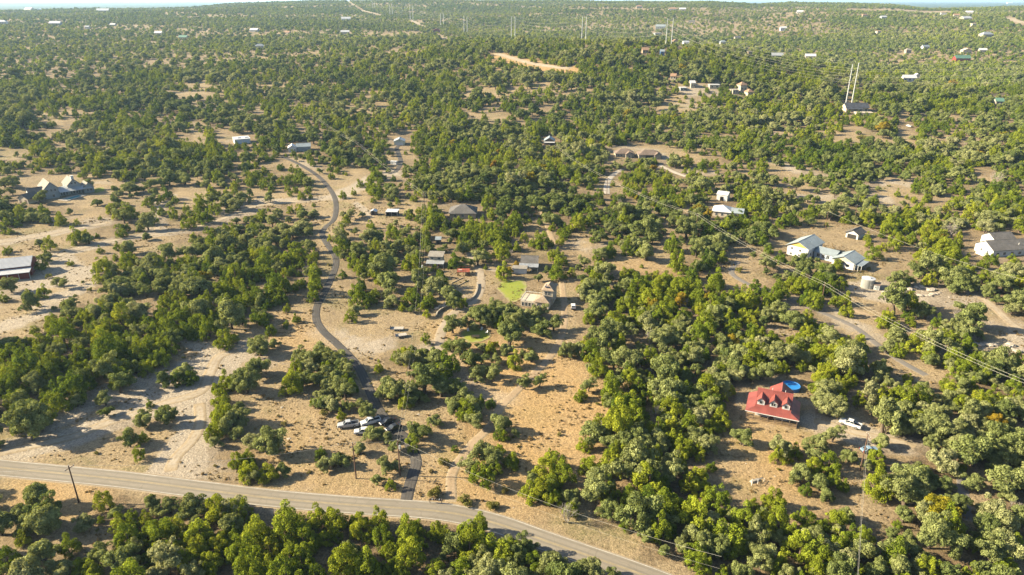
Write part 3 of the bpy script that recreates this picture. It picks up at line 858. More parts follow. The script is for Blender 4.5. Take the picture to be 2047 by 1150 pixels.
def canopy(root, x0, x1, y0, y1, zf, zb, mat, posts=3, pmat=None, t=0.12, name='porch_roof', rib=0.0):
    """sloping roof sheet on posts along the front edge"""
    r = MB(); r.prism_x([(y0, zf), (y1, zb), (y1, zb + t), (y0, zf + t)][::-1], x0, x1)
    k = x0 + rib / 2
    while rib and k < x1:
        r.prism_x([(y0, zf + t - .01), (y1, zb + t - .01), (y1, zb + t + .05), (y0, zf + t + .05)][::-1], k, k + .05); k += rib
    r.build(name, mat, root)
    for i in range(posts):
        x = x0 + 0.2 + (x1 - x0 - 0.4) * i / max(1, posts - 1)
        MB().box(x - .07, x + .07, y0 + .12, y0 + .26, -0.5, zf - .004 + (zb - zf) * .12 / (y1 - y0)).build('post', pmat or WHITE, root)


# red-roofed house with three dormers
h, L = site((1490, 836), (1592, 857), 'red_roofed_house', 'red metal roofed house with three white dormers and a front porch', box=(1476, 764, 1606, 858), depth=11, rad=11, full=True)
D = 10.6
MB().box(0, L, -0.2, D + .4, -.8, 0.42).build('porch_floor', WOOD, h)
SLP = 0.72; YR = 5.9; ZR = 2.62 + (YR + .35) * SLP
wz = lambda y: (2.62 + (y + .35) * SLP if y <= YR else ZR - (y - YR) * .74) - .12
MB().prism_x([(2.2, -.6), (D - .2, -.6), (D - .2, wz(D - .2)), (YR, wz(YR)), (2.2, wz(2.2))][::-1], 2.3, L - 2.3).build('wall', WHITEW, h)
rb = MB(); T_ = .16; yb_ = D + .1; zb_ = ZR - (yb_ - YR) * .74
rb.prism_x([(-.35, 2.62), (YR, ZR), (yb_, zb_), (yb_, zb_ + T_), (YR, ZR + T_), (-.35, 2.62 + T_)][::-1], 2.05, L - 2.05)
k = 2.2
while k < L - 2.1:
    rb.prism_x([(-.35, 2.61 + T_), (YR, ZR + T_ - .01), (yb_, zb_ + T_ - .01), (yb_, zb_ + T_ + .05), (YR, ZR + T_ + .05), (-.35, 2.66 + T_)][::-1], k, k + .05); k += .5
r = rb.build('roof', REDROOF, h)
MB().prism_x([(YR - .22, ZR + T_ - .06), (YR + .22, ZR + T_ - .06), (YR, ZR + T_ + .14)], 2.0, L - 2.0).build('ridge_cap', REDROOF, r)
for s in (0, 1):
    X = (lambda x: x) if s == 0 else (lambda x: L - x)
    vs = [(X(-.35), -.35, 2.62), (X(2.04), -.35, 2.62), (X(2.04), 1.18, 3.70), (X(2.04), D - .4, 3.70), (X(-.35), D - .4, 2.62)]
    top = [(a, b, c + T_) for a, b, c in vs]; pr = MB()
    f = [(0, 1, 2), (0, 2, 3, 4)]
    if s: f = [tuple(reversed(q)) for q in f]
    pr.add(top, f); pr.add(vs, [tuple(reversed(q)) for q in f])
    for a, b in ((0, 1), (3, 4), (4, 0)): pr.add([vs[a], vs[b], top[b], top[a]], [(0, 1, 2, 3) if not s else (3, 2, 1, 0)])
    pr.build('side_porch_roof', REDROOF, h)
MB().box(-0.38, L + .38, -0.42, -0.36, 2.56, 2.78).build('fascia', WHITE, h)
for i in range(8):
    x = 0.1 + (L - .2) * i / 7
    MB().box(x - .08, x + .08, -0.14, 0.02, 0.42, 2.62).build('post', BRSH, h)
for i in (0, 1, 2, 4, 5, 6):
    x0 = 0.1 + (L - .2) * i / 7 + .1; x1 = 0.1 + (L - .2) * (i + 1) / 7 - .1
    mb = MB(); mb.box(x0, x1, -0.1, -0.04, 1.25, 1.33); mb.box(x0, x1, -0.1, -0.04, .55, .61)
    kk = x0 + .2
    while kk < x1: mb.box(kk, kk + .04, -0.09, -0.05, .61, 1.25); kk += .25
    mb.build('railing', WOOD, h)
for x in (4.0, 6.3, 11.2, 13.2): window(h, min(x, L - 3.4), 2.2, 1.0, 1.0, 1.45)
d_ = panel(h, 'door', L / 2 - .5, L / 2 + .5, .42, 2.55, 2.2, REDWOOD)
MB().box(L / 2 + .32, L / 2 + .38, 2.07, 2.145, 1.35, 1.45).build('handle', GALV, d_)
for i, fx in enumerate((0.255, 0.50, 0.745)):           # dormers
    x = L * fx; dw = .98; yb = 1.75; zb = 2.62 + (yb + .35) * SLP - .25; z1 = zb + 1.75; za = z1 + .95; ye = (za - 2.62) / SLP - .2
    dm = MB(); dm.prism_y([(x - dw, zb), (x + dw, zb), (x + dw, z1), (x, za - .06), (x - dw, z1)], yb, ye - .6)
    dob = dm.build('dormer', WHITEW, h)
    rr = MB(); o_ = .28; q_ = o_ * .95 / dw
    rr.prism_y([(x - dw - o_, z1 - q_), (x, za), (x + dw + o_, z1 - q_), (x + dw + o_, z1 - q_ + .15), (x, za + .17), (x - dw - o_, z1 - q_ + .15)], yb - .3, ye + .1)
    rr.build('dormer_roof', REDROOF, dob)
    window(dob, x, yb, zb + .75, .8 if i != 1 else 1.1, .95)
block(h, 5.4, D - .5, 6.2, 5.2, 3.0, 'gy', 2.2, WHITEW, REDROOF, o=.25, rib=.6, wname='rear_wing_wall', rname='rear_wing_roof')
for x in (6.0, 9.5): MB().tube((x, 6.9, 6.6), (x, 6.9, 7.5), .08).build('vent_pipe', WHITE, h)

pl = at(1580, 777)
p_ = empty('swimming_pool', pl, 0, 'round blue above-ground pool behind the red-roofed house', 'pool')
KEEP.append((1562, 760, 1600, 792)); FOOT.append((pl.x, pl.y, 3.4))
mb = MB(); n = 40
ring = [(math.cos(2 * math.pi * k / n), math.sin(2 * math.pi * k / n)) for k in range(n)]
vs = [(c * 2.75, s * 2.75, -.3) for c, s in ring] + [(c * 2.75, s * 2.75, 1.25) for c, s in ring] + [(c * 2.58, s * 2.58, 1.25) for c, s in ring] + [(c * 2.58, s * 2.58, .95) for c, s in ring]
mb.add(vs, [(a * n + k, a * n + (k + 1) % n, (a + 1) * n + (k + 1) % n, (a + 1) * n + k) for a in range(3) for k in range(n)])
mb.build('pool_wall', mat_plain('blue_pool_liner', (0.05, 0.19, 0.48), .5, 0, .1), p_)
MB().add([(c * 2.585, s * 2.585, 1.1) for c, s in ring], [tuple(range(n))]).build('water', POOLW, p_)

# blue-roofed white house with ochre gables
h, L = site((1572, 508), (1613, 519), 'white_two_storey_house', 'white house with blue-grey metal roofs and ochre gable fronts', box=(1566, 452, 1724, 520), depth=16, rad=13)
block(h, 0, 0, L, 15, 5.0, 'gy', 2.4, WHITEW, BLROOF, o=.7, rib=.7, gable=YELLOW)
for x, z in ((2.2, 3.2), (L * .62, 2.9), (L * .6, .6), (2.0, .5)): window(h, x, 0, z, .9, 1.0, 'F')
for y in (3, 6, 9): window(h, L, y, 1.4, 1.2, 1.3, 'R')
block(h, L + .6, 5.5, 9.5, 6.5, 3.0, 'gx', 1.5, BLUEW, BLROOF, o=.5, rib=.7, wname='link_wall', rname='link_roof')
for x in (2, 4.2, 6.4): window(h, L + .6 + x, 5.5, .8, 1.3, 1.5, 'F')
xb = L + 10.6
block(h, xb, 1.5, 9.6, 10.5, 3.1, 'gy', 2.1, WHITEW, BLROOF, o=.6, rib=.7, gable=CREAM, wname='garage_wall', rname='garage_roof')
panel(h, 'garage_door', xb + 1.2, xb + 4.4, .05, 2.4, 1.5, BLUEW); window(h, xb + 7, 1.5, .9, 1.4, 1.2)
canopy(h, xb + 9.8, xb + 13.0, 1.6, 9.5, 2.5, 2.75, BLROOF, 3, WHITE, name='carport_roof', rib=.7)
h, L = site((1690, 474), (1714, 480), 'metal_roofed_shed', 'grey metal-roofed shed with white gable behind the ochre-gabled house', 'shed', box=(1678, 448, 1716, 478), depth=7)
block(h, 0, 0, L, 7.5, 2.8, 'gy', 1.7, WHITEW, SHINGLE, o=.7, rib=0)
panel(h, 'door', .8, L - .8, 0, 2.2, 0, DARK)

# dark grey roofed house at the right edge
h, L = site((1983, 515), (2075, 508), 'grey_roofed_house', 'white house with a broad charcoal shingle roof at the right picture edge', box=(1940, 465, 2047, 516), depth=11, rad=13)
block(h, 0, 0, L, 11, 3.4, 'gx', 2.9, WHITEW, SHINGLE, o=.5)
for x in (2.5, 6, 10, 14): window(h, x, 0, 1.0, 1.3, 1.2)
window(h, 0, 3.2, 1.1, 1.1, 1.1, 'L'); window(h, 0, 6.9, 1.1, 1.1, 1.1, 'L')
MB().box(-2.6, -.1, .6, 7, -.6, .9).build('deck', WHITE, h)
for i in range(5): MB().box(-2.55, -2.45, .7 + i * 1.5, .8 + i * 1.5, .9, 1.9).build('post', WHITE, h)
MB().box(-2.56, -2.44, .7, 6.9, 1.88, 1.96).build('railing', WHITE, h)
block(h, 8.5, 9.6, 11, 8, 5.0, 'gx', 2.2, WHITEW, SHINGLE, o=.4, wname='rear_wing_wall', rname='rear_wing_roof')
MB().tube((14.5, 2.2, 4.4), (14.5, 2.2, 5.7), .12).build('vent_pipe', WHITE, h)

# farmhouse with pool at the left
h, L = site((92.5, 399), (113, 397.5), 'farmhouse', 'blue-grey farmhouse with steep gables, chimney and a long metal porch', box=(60, 348, 180, 404), depth=14, rad=14, turn=math.radians(44), full=True); L = 7.2
block(h, 0, 0, L, 14, 6.0, 'gy', 3.6, GREYW, TANSH, o=.4)
for x in (1.6, L - 1.6): window(h, x, 0, 4.2, .9, 1.4)
window(h, L / 2, 0, 4.2, .9, 1.4); window(h, L / 2 + .6, 0, .8, 1.2, 1.6); window(h, 0, 8.5, 4.0, .9, 1.3, 'L')
block(h, -7.6, 1.6, 7.5, 6.0, 5.0, 'gx', 1.9, WHITEW, SHINGLE, o=.35, wname='front_wing_wall', rname='front_wing_roof')
for x in (-4.8, -2.4): window(h, x, 1.6, 3.2, .9, 1.1)
window(h, -7.6, 3.6, 3.2, .8, 1.0, 'L'); window(h, -7.6, 5.6, 1.0, .8, 1.2, 'L')
xb = L + 5.6
block(h, xb, 3.0, 7.0, 12, 5.6, 'gy', 3.4, GREYW, TANSH, o=.4, wname='hall_wall', rname='hall_roof')
window(h, xb + 2.6, 3.0, 6.0, .8, 1.2); window(h, xb + 4.4, 3.0, 6.0, .8, 1.2)
ch = MB(); ch.box(xb + 2.8, xb + 4.3, 3.4, 4.6, 5.5, 10.6); ch.box(xb + 2.65, xb + 4.45, 3.25, 4.75, 10.6, 11.0); ch.build('chimney', WHITE, h)
canopy(h, L + .3, L + 17.5, -1.2, 3.0, 2.9, 4.3, GALV, 7, GREYW, rib=.6)
MB().box(L + .2, xb, 3.0, 10, -.6, 4.2).build('link_wall', GREYW, h)
for i in range(7): window(h, L + 1.6 + i * 1.45 + (0 if i < 3 else 1.0), 3.0, .3, .95, 2.0, 'F')
block(h, L + 13.2, 0.6, 5.6, 8, 3.6, 'gy', 2.2, GREYW, TANSH, o=.4, wname='end_wing_wall', rname='end_wing_roof')
window(h, L + 15.2, .6, 1.0, .9, 1.4); window(h, L + 17.0, .6, 1.0, .9, 1.4)
h, L = site((37.5, 406), (57.5, 408.5), 'garage_cottage', 'small tan garage with two brown doors below the farmhouse', 'garage', box=(34, 382, 62, 408), depth=8, rad=5)
block(h, 0, 0, L, 8.5, 3.0, 'gy', 2.2, CREAM, SHINGLE, o=.45)
for x in (.8, L - 2.4): panel(h, 'garage_door', x, x + 1.6, 0, 2.3, 0, BRSH)
a_, b_ = at(136, 401), at(166, 392)
e = empty('swimming_pool', (a_.x, a_.y, a_.z + .1), math.atan2(b_.y - a_.y, b_.x - a_.x), 'long turquoise pool beside the farmhouse porch', 'pool')
LL = math.hypot(b_.x - a_.x, b_.y - a_.y); KEEP.append((128, 386, 176, 404)); FOOT.append(((a_.x + b_.x) / 2, (a_.y + b_.y) / 2, 6))
mb = MB(); mb.box(-1.5, LL + 1.5, -1.0, 0, -.8, .25); mb.box(-1.5, LL + 1.5, 3.6, 6.0, -.8, .25); mb.box(-1.5, 0, 0, 3.6, -.8, .25); mb.box(LL, LL + 1.5, 0, 3.6, -.8, .25)
mb.build('pool_deck', PAVE, e); MB().box(0.01, LL - .01, .01, 3.59, -.8, .12).build('water', POOLT, e)

# red barn at the left edge
h, L = site((-48, 568), (62, 557), 'red_barn', 'long red barn with a white ribbed metal roof and open front awning', 'barn', box=(0, 508, 70, 558), depth=15, rad=13, full=True)
block(h, 0, 4.2, L - .4, 11, 4.6, 'gx', 2.3, BARNRED, WROOF, o=.5, rib=.45)
canopy(h, -.4, L + .2, -.6, 4.1, 3.0, 3.7, WROOF, 6, WHITE, rib=.45, name='awning_roof')
panel(h, 'front_wall', .2, L - .5, -.3, 2.3, .35, BARNRED)
window(h, L - .4, 8.5, 1.0, 1.2, 1.2, 'R')

# hillside outbuildings, left and centre
h, L = site((470, 289), (501, 286), 'white_workshop', 'long white workshop with flat bright roof and garage doors on the hillside', 'workshop', box=(446, 264, 504, 290), depth=9)
block(h, 0, 0, L, 9.5, 3.6, 'shed', .5, WHITEW, WROOF, o=.3)
for x in (.8, L / 2 + .3): panel(h, 'garage_door', x, x + L / 2 - 1.2, .1, 2.9, 0, BLUEW)
for x in (3.0, 8.5): MB().prism_x([(3, 4.0), (5.2, 4.12), (5.2, 4.24), (3, 4.12)][::-1], x, x + 2.4).build('skylight', SOLAR, h)
h, L = site((577, 305), (612, 303), 'oak_shaded_house', 'pale house with blue-grey roof half hidden under hillside oaks', box=(572, 284, 630, 304), depth=9)
block(h, 0, 0, L * .45, 8, 3.2, 'gy', 1.8, WHITEW, WROOF, o=.4); window(h, 2.2, 0, .9, 1.1, 1.2); window(h, L * .36, 0, .9, 1.1, 1.2)
block(h, L * .47, 2, L * .8, 7, 3.4, 'gx', 1.8, GREYW, BLROOF, o=.4, wname='wing_wall', rname='wing_roof')
h, L = site((788, 291), (809, 291), 'pale_garage', 'pale green garage with white door at the end of the black lane', 'garage', box=(783, 266, 818, 298), depth=9)
block(h, 0, 0, L, 9, 3.2, 'gy', 1.7, mat_plain('pale_green_siding', (0.52, 0.55, 0.44), .8), GALV, o=.4)
panel(h, 'garage_door', 1.3, L - 1.3, 0, 2.3, 0, WHITE); window(h, L / 2, 0, 3.5, .5, .5)
h, L = site((781, 329), (792, 330), 'white_tank_box', 'small white flat-topped utility box beside the black lane', 'utility box', box=(778, 316, 796, 331), depth=2, rad=2)
MB().box(0, L, 0, 2.0, -.5, 2.2).build('body', WHITEW, h); MB().box(-.25, L + .25, -.25, 2.25, 2.22, 2.45).build('lid', WROOF, h)
panel(h, 'door', .4, 1.5, .1, 1.9, 0, GALV)
h, L = site((741, 431), (752, 431), 'small_black_shed', 'tiny dark shed with white roof beside the dirt path', 'shed', box=(737, 415, 756, 432), depth=3, rad=2.5)
block(h, 0, 0, L, 3.0, 2.2, 'gy', .7, BRSH, WROOF, o=.3); panel(h, 'door', .9, L - .9, 0, 1.9, 0, DARK)
h, L = site((772, 433), (794, 433), 'open_shed', 'open-fronted shed with flat white roof and dark inside', 'shed', box=(768, 417, 796, 434), depth=5, rad=4)
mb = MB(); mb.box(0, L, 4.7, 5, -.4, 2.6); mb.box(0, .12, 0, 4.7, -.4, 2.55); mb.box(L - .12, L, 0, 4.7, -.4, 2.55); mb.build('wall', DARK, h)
canopy(h, -.3, L + .3, -.4, 5.3, 2.6, 2.75, WROOF, 3, WHITE, name='roof')

# homestead inside the central lot
h, L = site((899, 437), (951, 437), 'hip_roofed_house', 'low house with a grey hipped roof sunk among large oaks', box=(896, 402, 956, 428), depth=12, rad=8)
block(h, 0, 0, L, 12, 3.0, 'hip', 3.2, TANW, SHINGLE, o=.6)
for x in (3, 7, 11): window(h, min(x, L - 1.5), 0, .9, 1.2, 1.3)
h, L = site((853, 536), (885, 537), 'two_level_cottage', 'pale two-level cottage with sloping grey porch roof beside the utility pole', 'cottage', box=(848, 503, 892, 538), depth=7, rad=6)
block(h, .6, 2.6, L - 1.2, 5, 4.6, 'shed', .5, CREAM, TANSH, o=.5)
for x in (2, L - 2): window(h, x, 2.6, 3.3, 1.2, .9)
canopy(h, -.3, L + .6, -.6, 2.5, 2.2, 2.9, GALV, 4, WHITE); window(h, 2.4, 2.6, .7, 1.2, 1.2); panel(h, 'door', L - 3, L - 2.1, 0, 2.05, 2.6, REDWOOD)
h, L = site((871, 488), (881, 488), 'garden_shed', 'small garden shed with a pale blue metal roof', 'shed', box=(868, 468, 884, 489), depth=3, rad=2.5)
block(h, 0, 0, L, 3.0, 2.1, 'shed', .5, BRSH, BLROOF, o=.3); panel(h, 'door', .6, L - .6, 0, 1.8, 0, DARK)
h, L = site((914, 552), (938, 552), 'raised_deck', 'red-stained raised wooden deck on posts beside an oak', 'deck', box=(908, 532, 942, 556), depth=4, rad=3.5)
for i in range(9): MB().box(-.1, L + .1, i * .5, i * .5 + .47, 1.75, 1.83).build('plank', REDWOOD, h)
for x in (.1, L / 2, L - .1):
    for y in (.15, 4.2): MB().box(x - .08, x + .08, y - .08, y + .08, -.6, 1.75).build('post', REDWOOD, h)
mb = MB()
for y in (0.03, 4.35): mb.box(0, L, y, y + .06, 2.68, 2.76)
kk = 0.0
while kk < L: mb.box(kk, kk + .05, .04, .09, 1.84, 2.68); kk += .35
mb.build('railing', REDWOOD, h)
MB().box(.5, 1.9, 1.2, 1.9, 2.2, 2.26).build('bench', WHITE, h)
h, L = site((1038, 543), (1075, 544), 'verandah_house', 'grey-roofed house with a bright metal verandah beside the yellowing tree', box=(1032, 508, 1082, 558), depth=9, rad=6)
block(h, .6, 2.8, L - 1.0, 7, 3.1, 'gx', 2.1, STONE, SHINGLE, o=.4)
canopy(h, -.2, L + .2, -.4, 2.7, 2.3, 3.0, GALV, 4, WHITE, name='verandah_roof', rib=.6)
for x in (2.2, 6.4): window(h, x, 2.8, .8, 1.3, 1.2)
panel(h, 'door', 4, 4.9, 0, 2.05, 2.8, WHITE)
block(h, -2.6, -2.6, 6, 2.6, 2.3, 'shed', .3, WHITEW, TANSH, o=.3, wname='porch_wall', rname='porch_cover')
h, L = site((1061, 617), (1098, 621), 'villa', 'cream two-storey villa with tan hipped roofs and a railed terrace', box=(1040, 565, 1108, 622), depth=13, rad=8)
block(h, 3.2, 5.6, L - 3.2, 7.0, 6.2, 'hip', 1.4, CREAM, TILE, o=.5)
MB().box(4.0, 5.8, 5.9, 9.0, 7.05, 7.15).build('solar_panel', SOLAR, h)
for x in (4.6, L - 1.4): window(h, x, 5.6, 3.9, 1.0, 1.4)
for y in (7, 10): window(h, L, y, 3.9, 1.0, 1.4, 'R'); window(h, L, y, .9, 1.0, 1.4, 'R')
block(h, 1.6, 0, L - 2.0, 5.5, 3.3, 'hip', 1.4, CREAM, TILE, o=.5, wname='lower_wall', rname='lower_roof')
for x in (3, L - 2): window(h, x, 0, .9, 1.1, 1.3)
MB().box(-4.5, 1.5, 1.5, 9.5, -.8, 2.1).build('terrace', CREAM, h)
for i in range(4): window(h, -3.6 + i * 1.35, 1.5, .2, .8, 1.5)
mb = MB()
for (x0, x1, y0, y1) in ((-4.5, 1.5, 1.5, 1.62), (-4.5, -4.38, 1.62, 9.38), (-4.5, 3.0, 9.38, 9.5)): mb.box(x0, x1, y0, y1, 2.9, 3.02)
for i in range(9): mb.box(-4.5 + i * .73, -4.4 + i * .73, 1.52, 1.6, 2.1, 2.9); mb.box(-4.48, -4.4, 1.8 + i * .85, 1.9 + i * .85, 2.1, 2.9)
mb.build('railing', WHITE, h)


def stone_wall(name, pts, hgt, thick, label):
    S = spline([at(*p) for p in pts], .8); mb = MB(); n = len(S); rows = []
    root = empty(name, (S[0].x, S[0].y, float(terrain(S[0].x, S[0].y))), 0, label, 'wall')
    base = Vector(root.location); rn = random.Random(len(pts))
    for course in range(2):
        acc = 0
        for i in range(n - 1):
            p, q = S[i], S[i + 1]; d = (q - p).normalized(); nx, ny = -d.y, d.x
            t2 = thick / 2 * rn.uniform(.88, 1.08); z0 = float(terrain(p.x, p.y)) - .3 + course * (hgt / 2 + .3) if course == 0 else float(terrain(p.x, p.y)) + hgt / 2 + .012
            z1 = float(terrain(p.x, p.y)) + (hgt / 2 if course == 0 else hgt * rn.uniform(.94, 1.05))
            a, b2 = p + d * .015, q - d * .015
            vs = [(c.x + nx * s * t2 - base.x, c.y + ny * s * t2 - base.y, z - base.z) for z in (z0, z1) for c, s in ((a, 1), (b2, 1), (b2, -1), (a, -1))]
            MB().add(vs, [(3, 2, 1, 0), (4, 5, 6, 7), (0, 1, 5, 4), (1, 2, 6, 5), (2, 3, 7, 6), (3, 0, 4, 7)]).build('stone', STONE, root)
    LANDMARK[label] = (S[n // 2].x, S[n // 2].y)
    return root


stone_wall('retaining_wall', [(872, 634), (876, 626), (888, 618), (903, 612), (919, 607)], 1.0, .5, 'curved pale stone wall below the gravel parking yard')
stone_wall('retaining_wall', [(931, 605), (942, 600), (951, 590), (955, 577), (954, 568)], .8, .45, 'curved stone wall edging the planting bed by the lane')
for a, b, lb in (((902, 567), (925, 556), 'long pale timber beam nearer the red deck'), ((911, 574), (936, 561), 'long pale timber beam nearer the stone wall')):
    A, B = at(*a), at(*b); d = (B - A).normalized(); nx, ny = -d.y, d.x; mb = MB()
    vs = [(p.x + nx * s - A.x, p.y + ny * s - A.y, p.z + z - A.z) for z in (-.1, .32) for p, s in ((A, .15), (B, .15), (B, -.15), (A, -.15))]
    o = mb.add(vs, [(3, 2, 1, 0), (4, 5, 6, 7), (0, 1, 5, 4), (1, 2, 6, 5), (2, 3, 7, 6), (3, 0, 4, 7)]).build('landscape_timber', PALEWOOD, None, A)
    tag(o, lb, 'timber', 'timber beams edging the parking yard')

# buildings to the right of the lot
h, L = site((1277, 318), (1322, 318), 'stone_house', 'brown-roofed stone house with a dark double garage door', box=(1226, 288, 1330, 320), depth=11, rad=13)
block(h, 0, 0, L, 10, 3.1, 'hip', 2.6, STONE, BRSH, o=.5)
panel(h, 'garage_door', L * .3, L * .3 + 5.2, 0, 2.4, 0, DARK)
block(h, L * .68, -1.6, 4.2, 3, 2.9, 'gy', 1.6, STONE, BRSH, o=.4, wname='porch_wall', rname='porch_roof')
block(h, -16, 5, 13.5, 9, 3.1, 'hip', 2.6, STONE, BRSH, o=.5, wname='wing_wall', rname='wing_roof')
block(h, -9, 2.4, 4.4, 3, 2.9, 'gy', 1.7, STONE, BRSH, o=.4, wname='gable_wall', rname='gable_roof')
for x in (-14, -12, -6.5): window(h, x, 5 if x < -9 else 2.4, .9, 1.2, 1.2)
h, L = site((1088, 290), (1108, 290), 'blue_roofed_cabin', 'brown cabin with a slate-blue and tan metal roof', 'cabin', box=(1082, 270, 1112, 291), depth=9)
block(h, 0, 0, L, 9, 3.2, 'gy', 2.4, BRSH, BLROOF, o=.5); canopy(h, -.3, L + .3, -2.4, -.05, 2.2, 2.6, WROOF, 3); window(h, L / 2, 0, .9, 1.2, 1.1)
h, L = site((1424, 432), (1460, 436), 'pale_blue_roofed_house', 'house with a broad pale blue-white roof behind a yellow-green bush', box=(1420, 406, 1466, 432), depth=10)
block(h, 0, 0, L, 10, 3.2, 'hip', 2.2, CREAM, WROOF, o=.6)
for x in (2, 5, 8): window(h, x, 0, .8, 1.1, 1.3)
block(h, L + .2, 1, 6, 7, 2.8, 'gx', 1.6, CREAM, BLROOF, o=.4, wname='wing_wall', rname='wing_roof')
h, L = site((1432, 400), (1453, 403), 'white_barn', 'small white barn uphill of the pale blue-roofed house', 'barn', box=(1428, 383, 1458, 402), depth=6)
block(h, 0, 0, L, 6, 3.6, 'gx', 1.3, WHITEW, WROOF, o=.3); panel(h, 'door', 2, 4, 0, 2.5, 0, DARK); window(h, 0, 3, 1.2, 1, 1, 'L')
h, L = site((1691, 224), (1735, 224), 'navy_roofed_house', 'navy-roofed house with cream walls just below the tall power poles', box=(1688, 206, 1742, 226), depth=14)
block(h, 0, 0, L, 12, 4.2, 'gx', 3.2, CREAM, NAVY, o=.8)
for x in (3, 8, 13, 18): window(h, min(x, L - 2), 0, 1.0, 1.8, 1.8)
canopy(h, -1, L * .7, -4, -.05, 3.0, 3.9, NAVY, 5); MB().box(4, L, -14, -6, -1, 1.4).build('terrace', CREAM, h)

# water tank and pump house
tk = at(1733, 574)
t_ = empty('water_tank', tk, 0, 'galvanised round water tank with a pale conical lid', 'water tank')
LANDMARK['galvanised round water tank with a pale conical lid'] = (tk.x, tk.y); FOOT.append((tk.x, tk.y, 4)); KEEP.append((1718, 548, 1760, 582))
mb = MB(); R_ = 2.6
for k in range(7): mb.tube((0, 0, -.4 + k * .62), (0, 0, -.4 + k * .62 + .6), R_, R_, 28, k in (0, 6)); 
for k in range(1, 7): mb.tube((0, 0, -.42 + k * .62), (0, 0, -.38 + k * .62), R_ + .03, R_ + .03, 28, False)
mb.build('tank_body', mat_plain('weathered_zinc', (0.40, 0.40, 0.37), .5, .4, .3, 1.0, 0, .4, True), t_)
lid = MB().tube((0, 0, 3.95), (0, 0, 4.5), R_ + .08, .25, 28).build('lid', WROOF, t_)
MB().tube((.2, -1.2, 4.2), (.2, -1.2, 4.55), .3, .3, 12).build('hatch', GALV, lid)
mb = MB()
for s in (-.2, .2): mb.box(s - .03, s + .03, -R_ - .15, -R_ - .09, -.3, 4.1)
for k in range(9): mb.box(-.2, .2, -R_ - .14, -R_ - .1, .1 + k * .42, .14 + k * .42)
mb.build('ladder', WHITE, t_)
h, L = site((1745, 579), (1757, 581), 'pump_house', 'little white pump house with brown roof next to the water tank', 'pump house', depth=2.4, rad=2.5)
block(h, 0, 0, L, 2.4, 2.1, 'shed', .3, WHITEW, BRSH, o=.2); window(h, .8, 0, 1.0, .4, .5); panel(h, 'door', L - 1.1, L - .35, 0, 1.8, 0, GREYW)

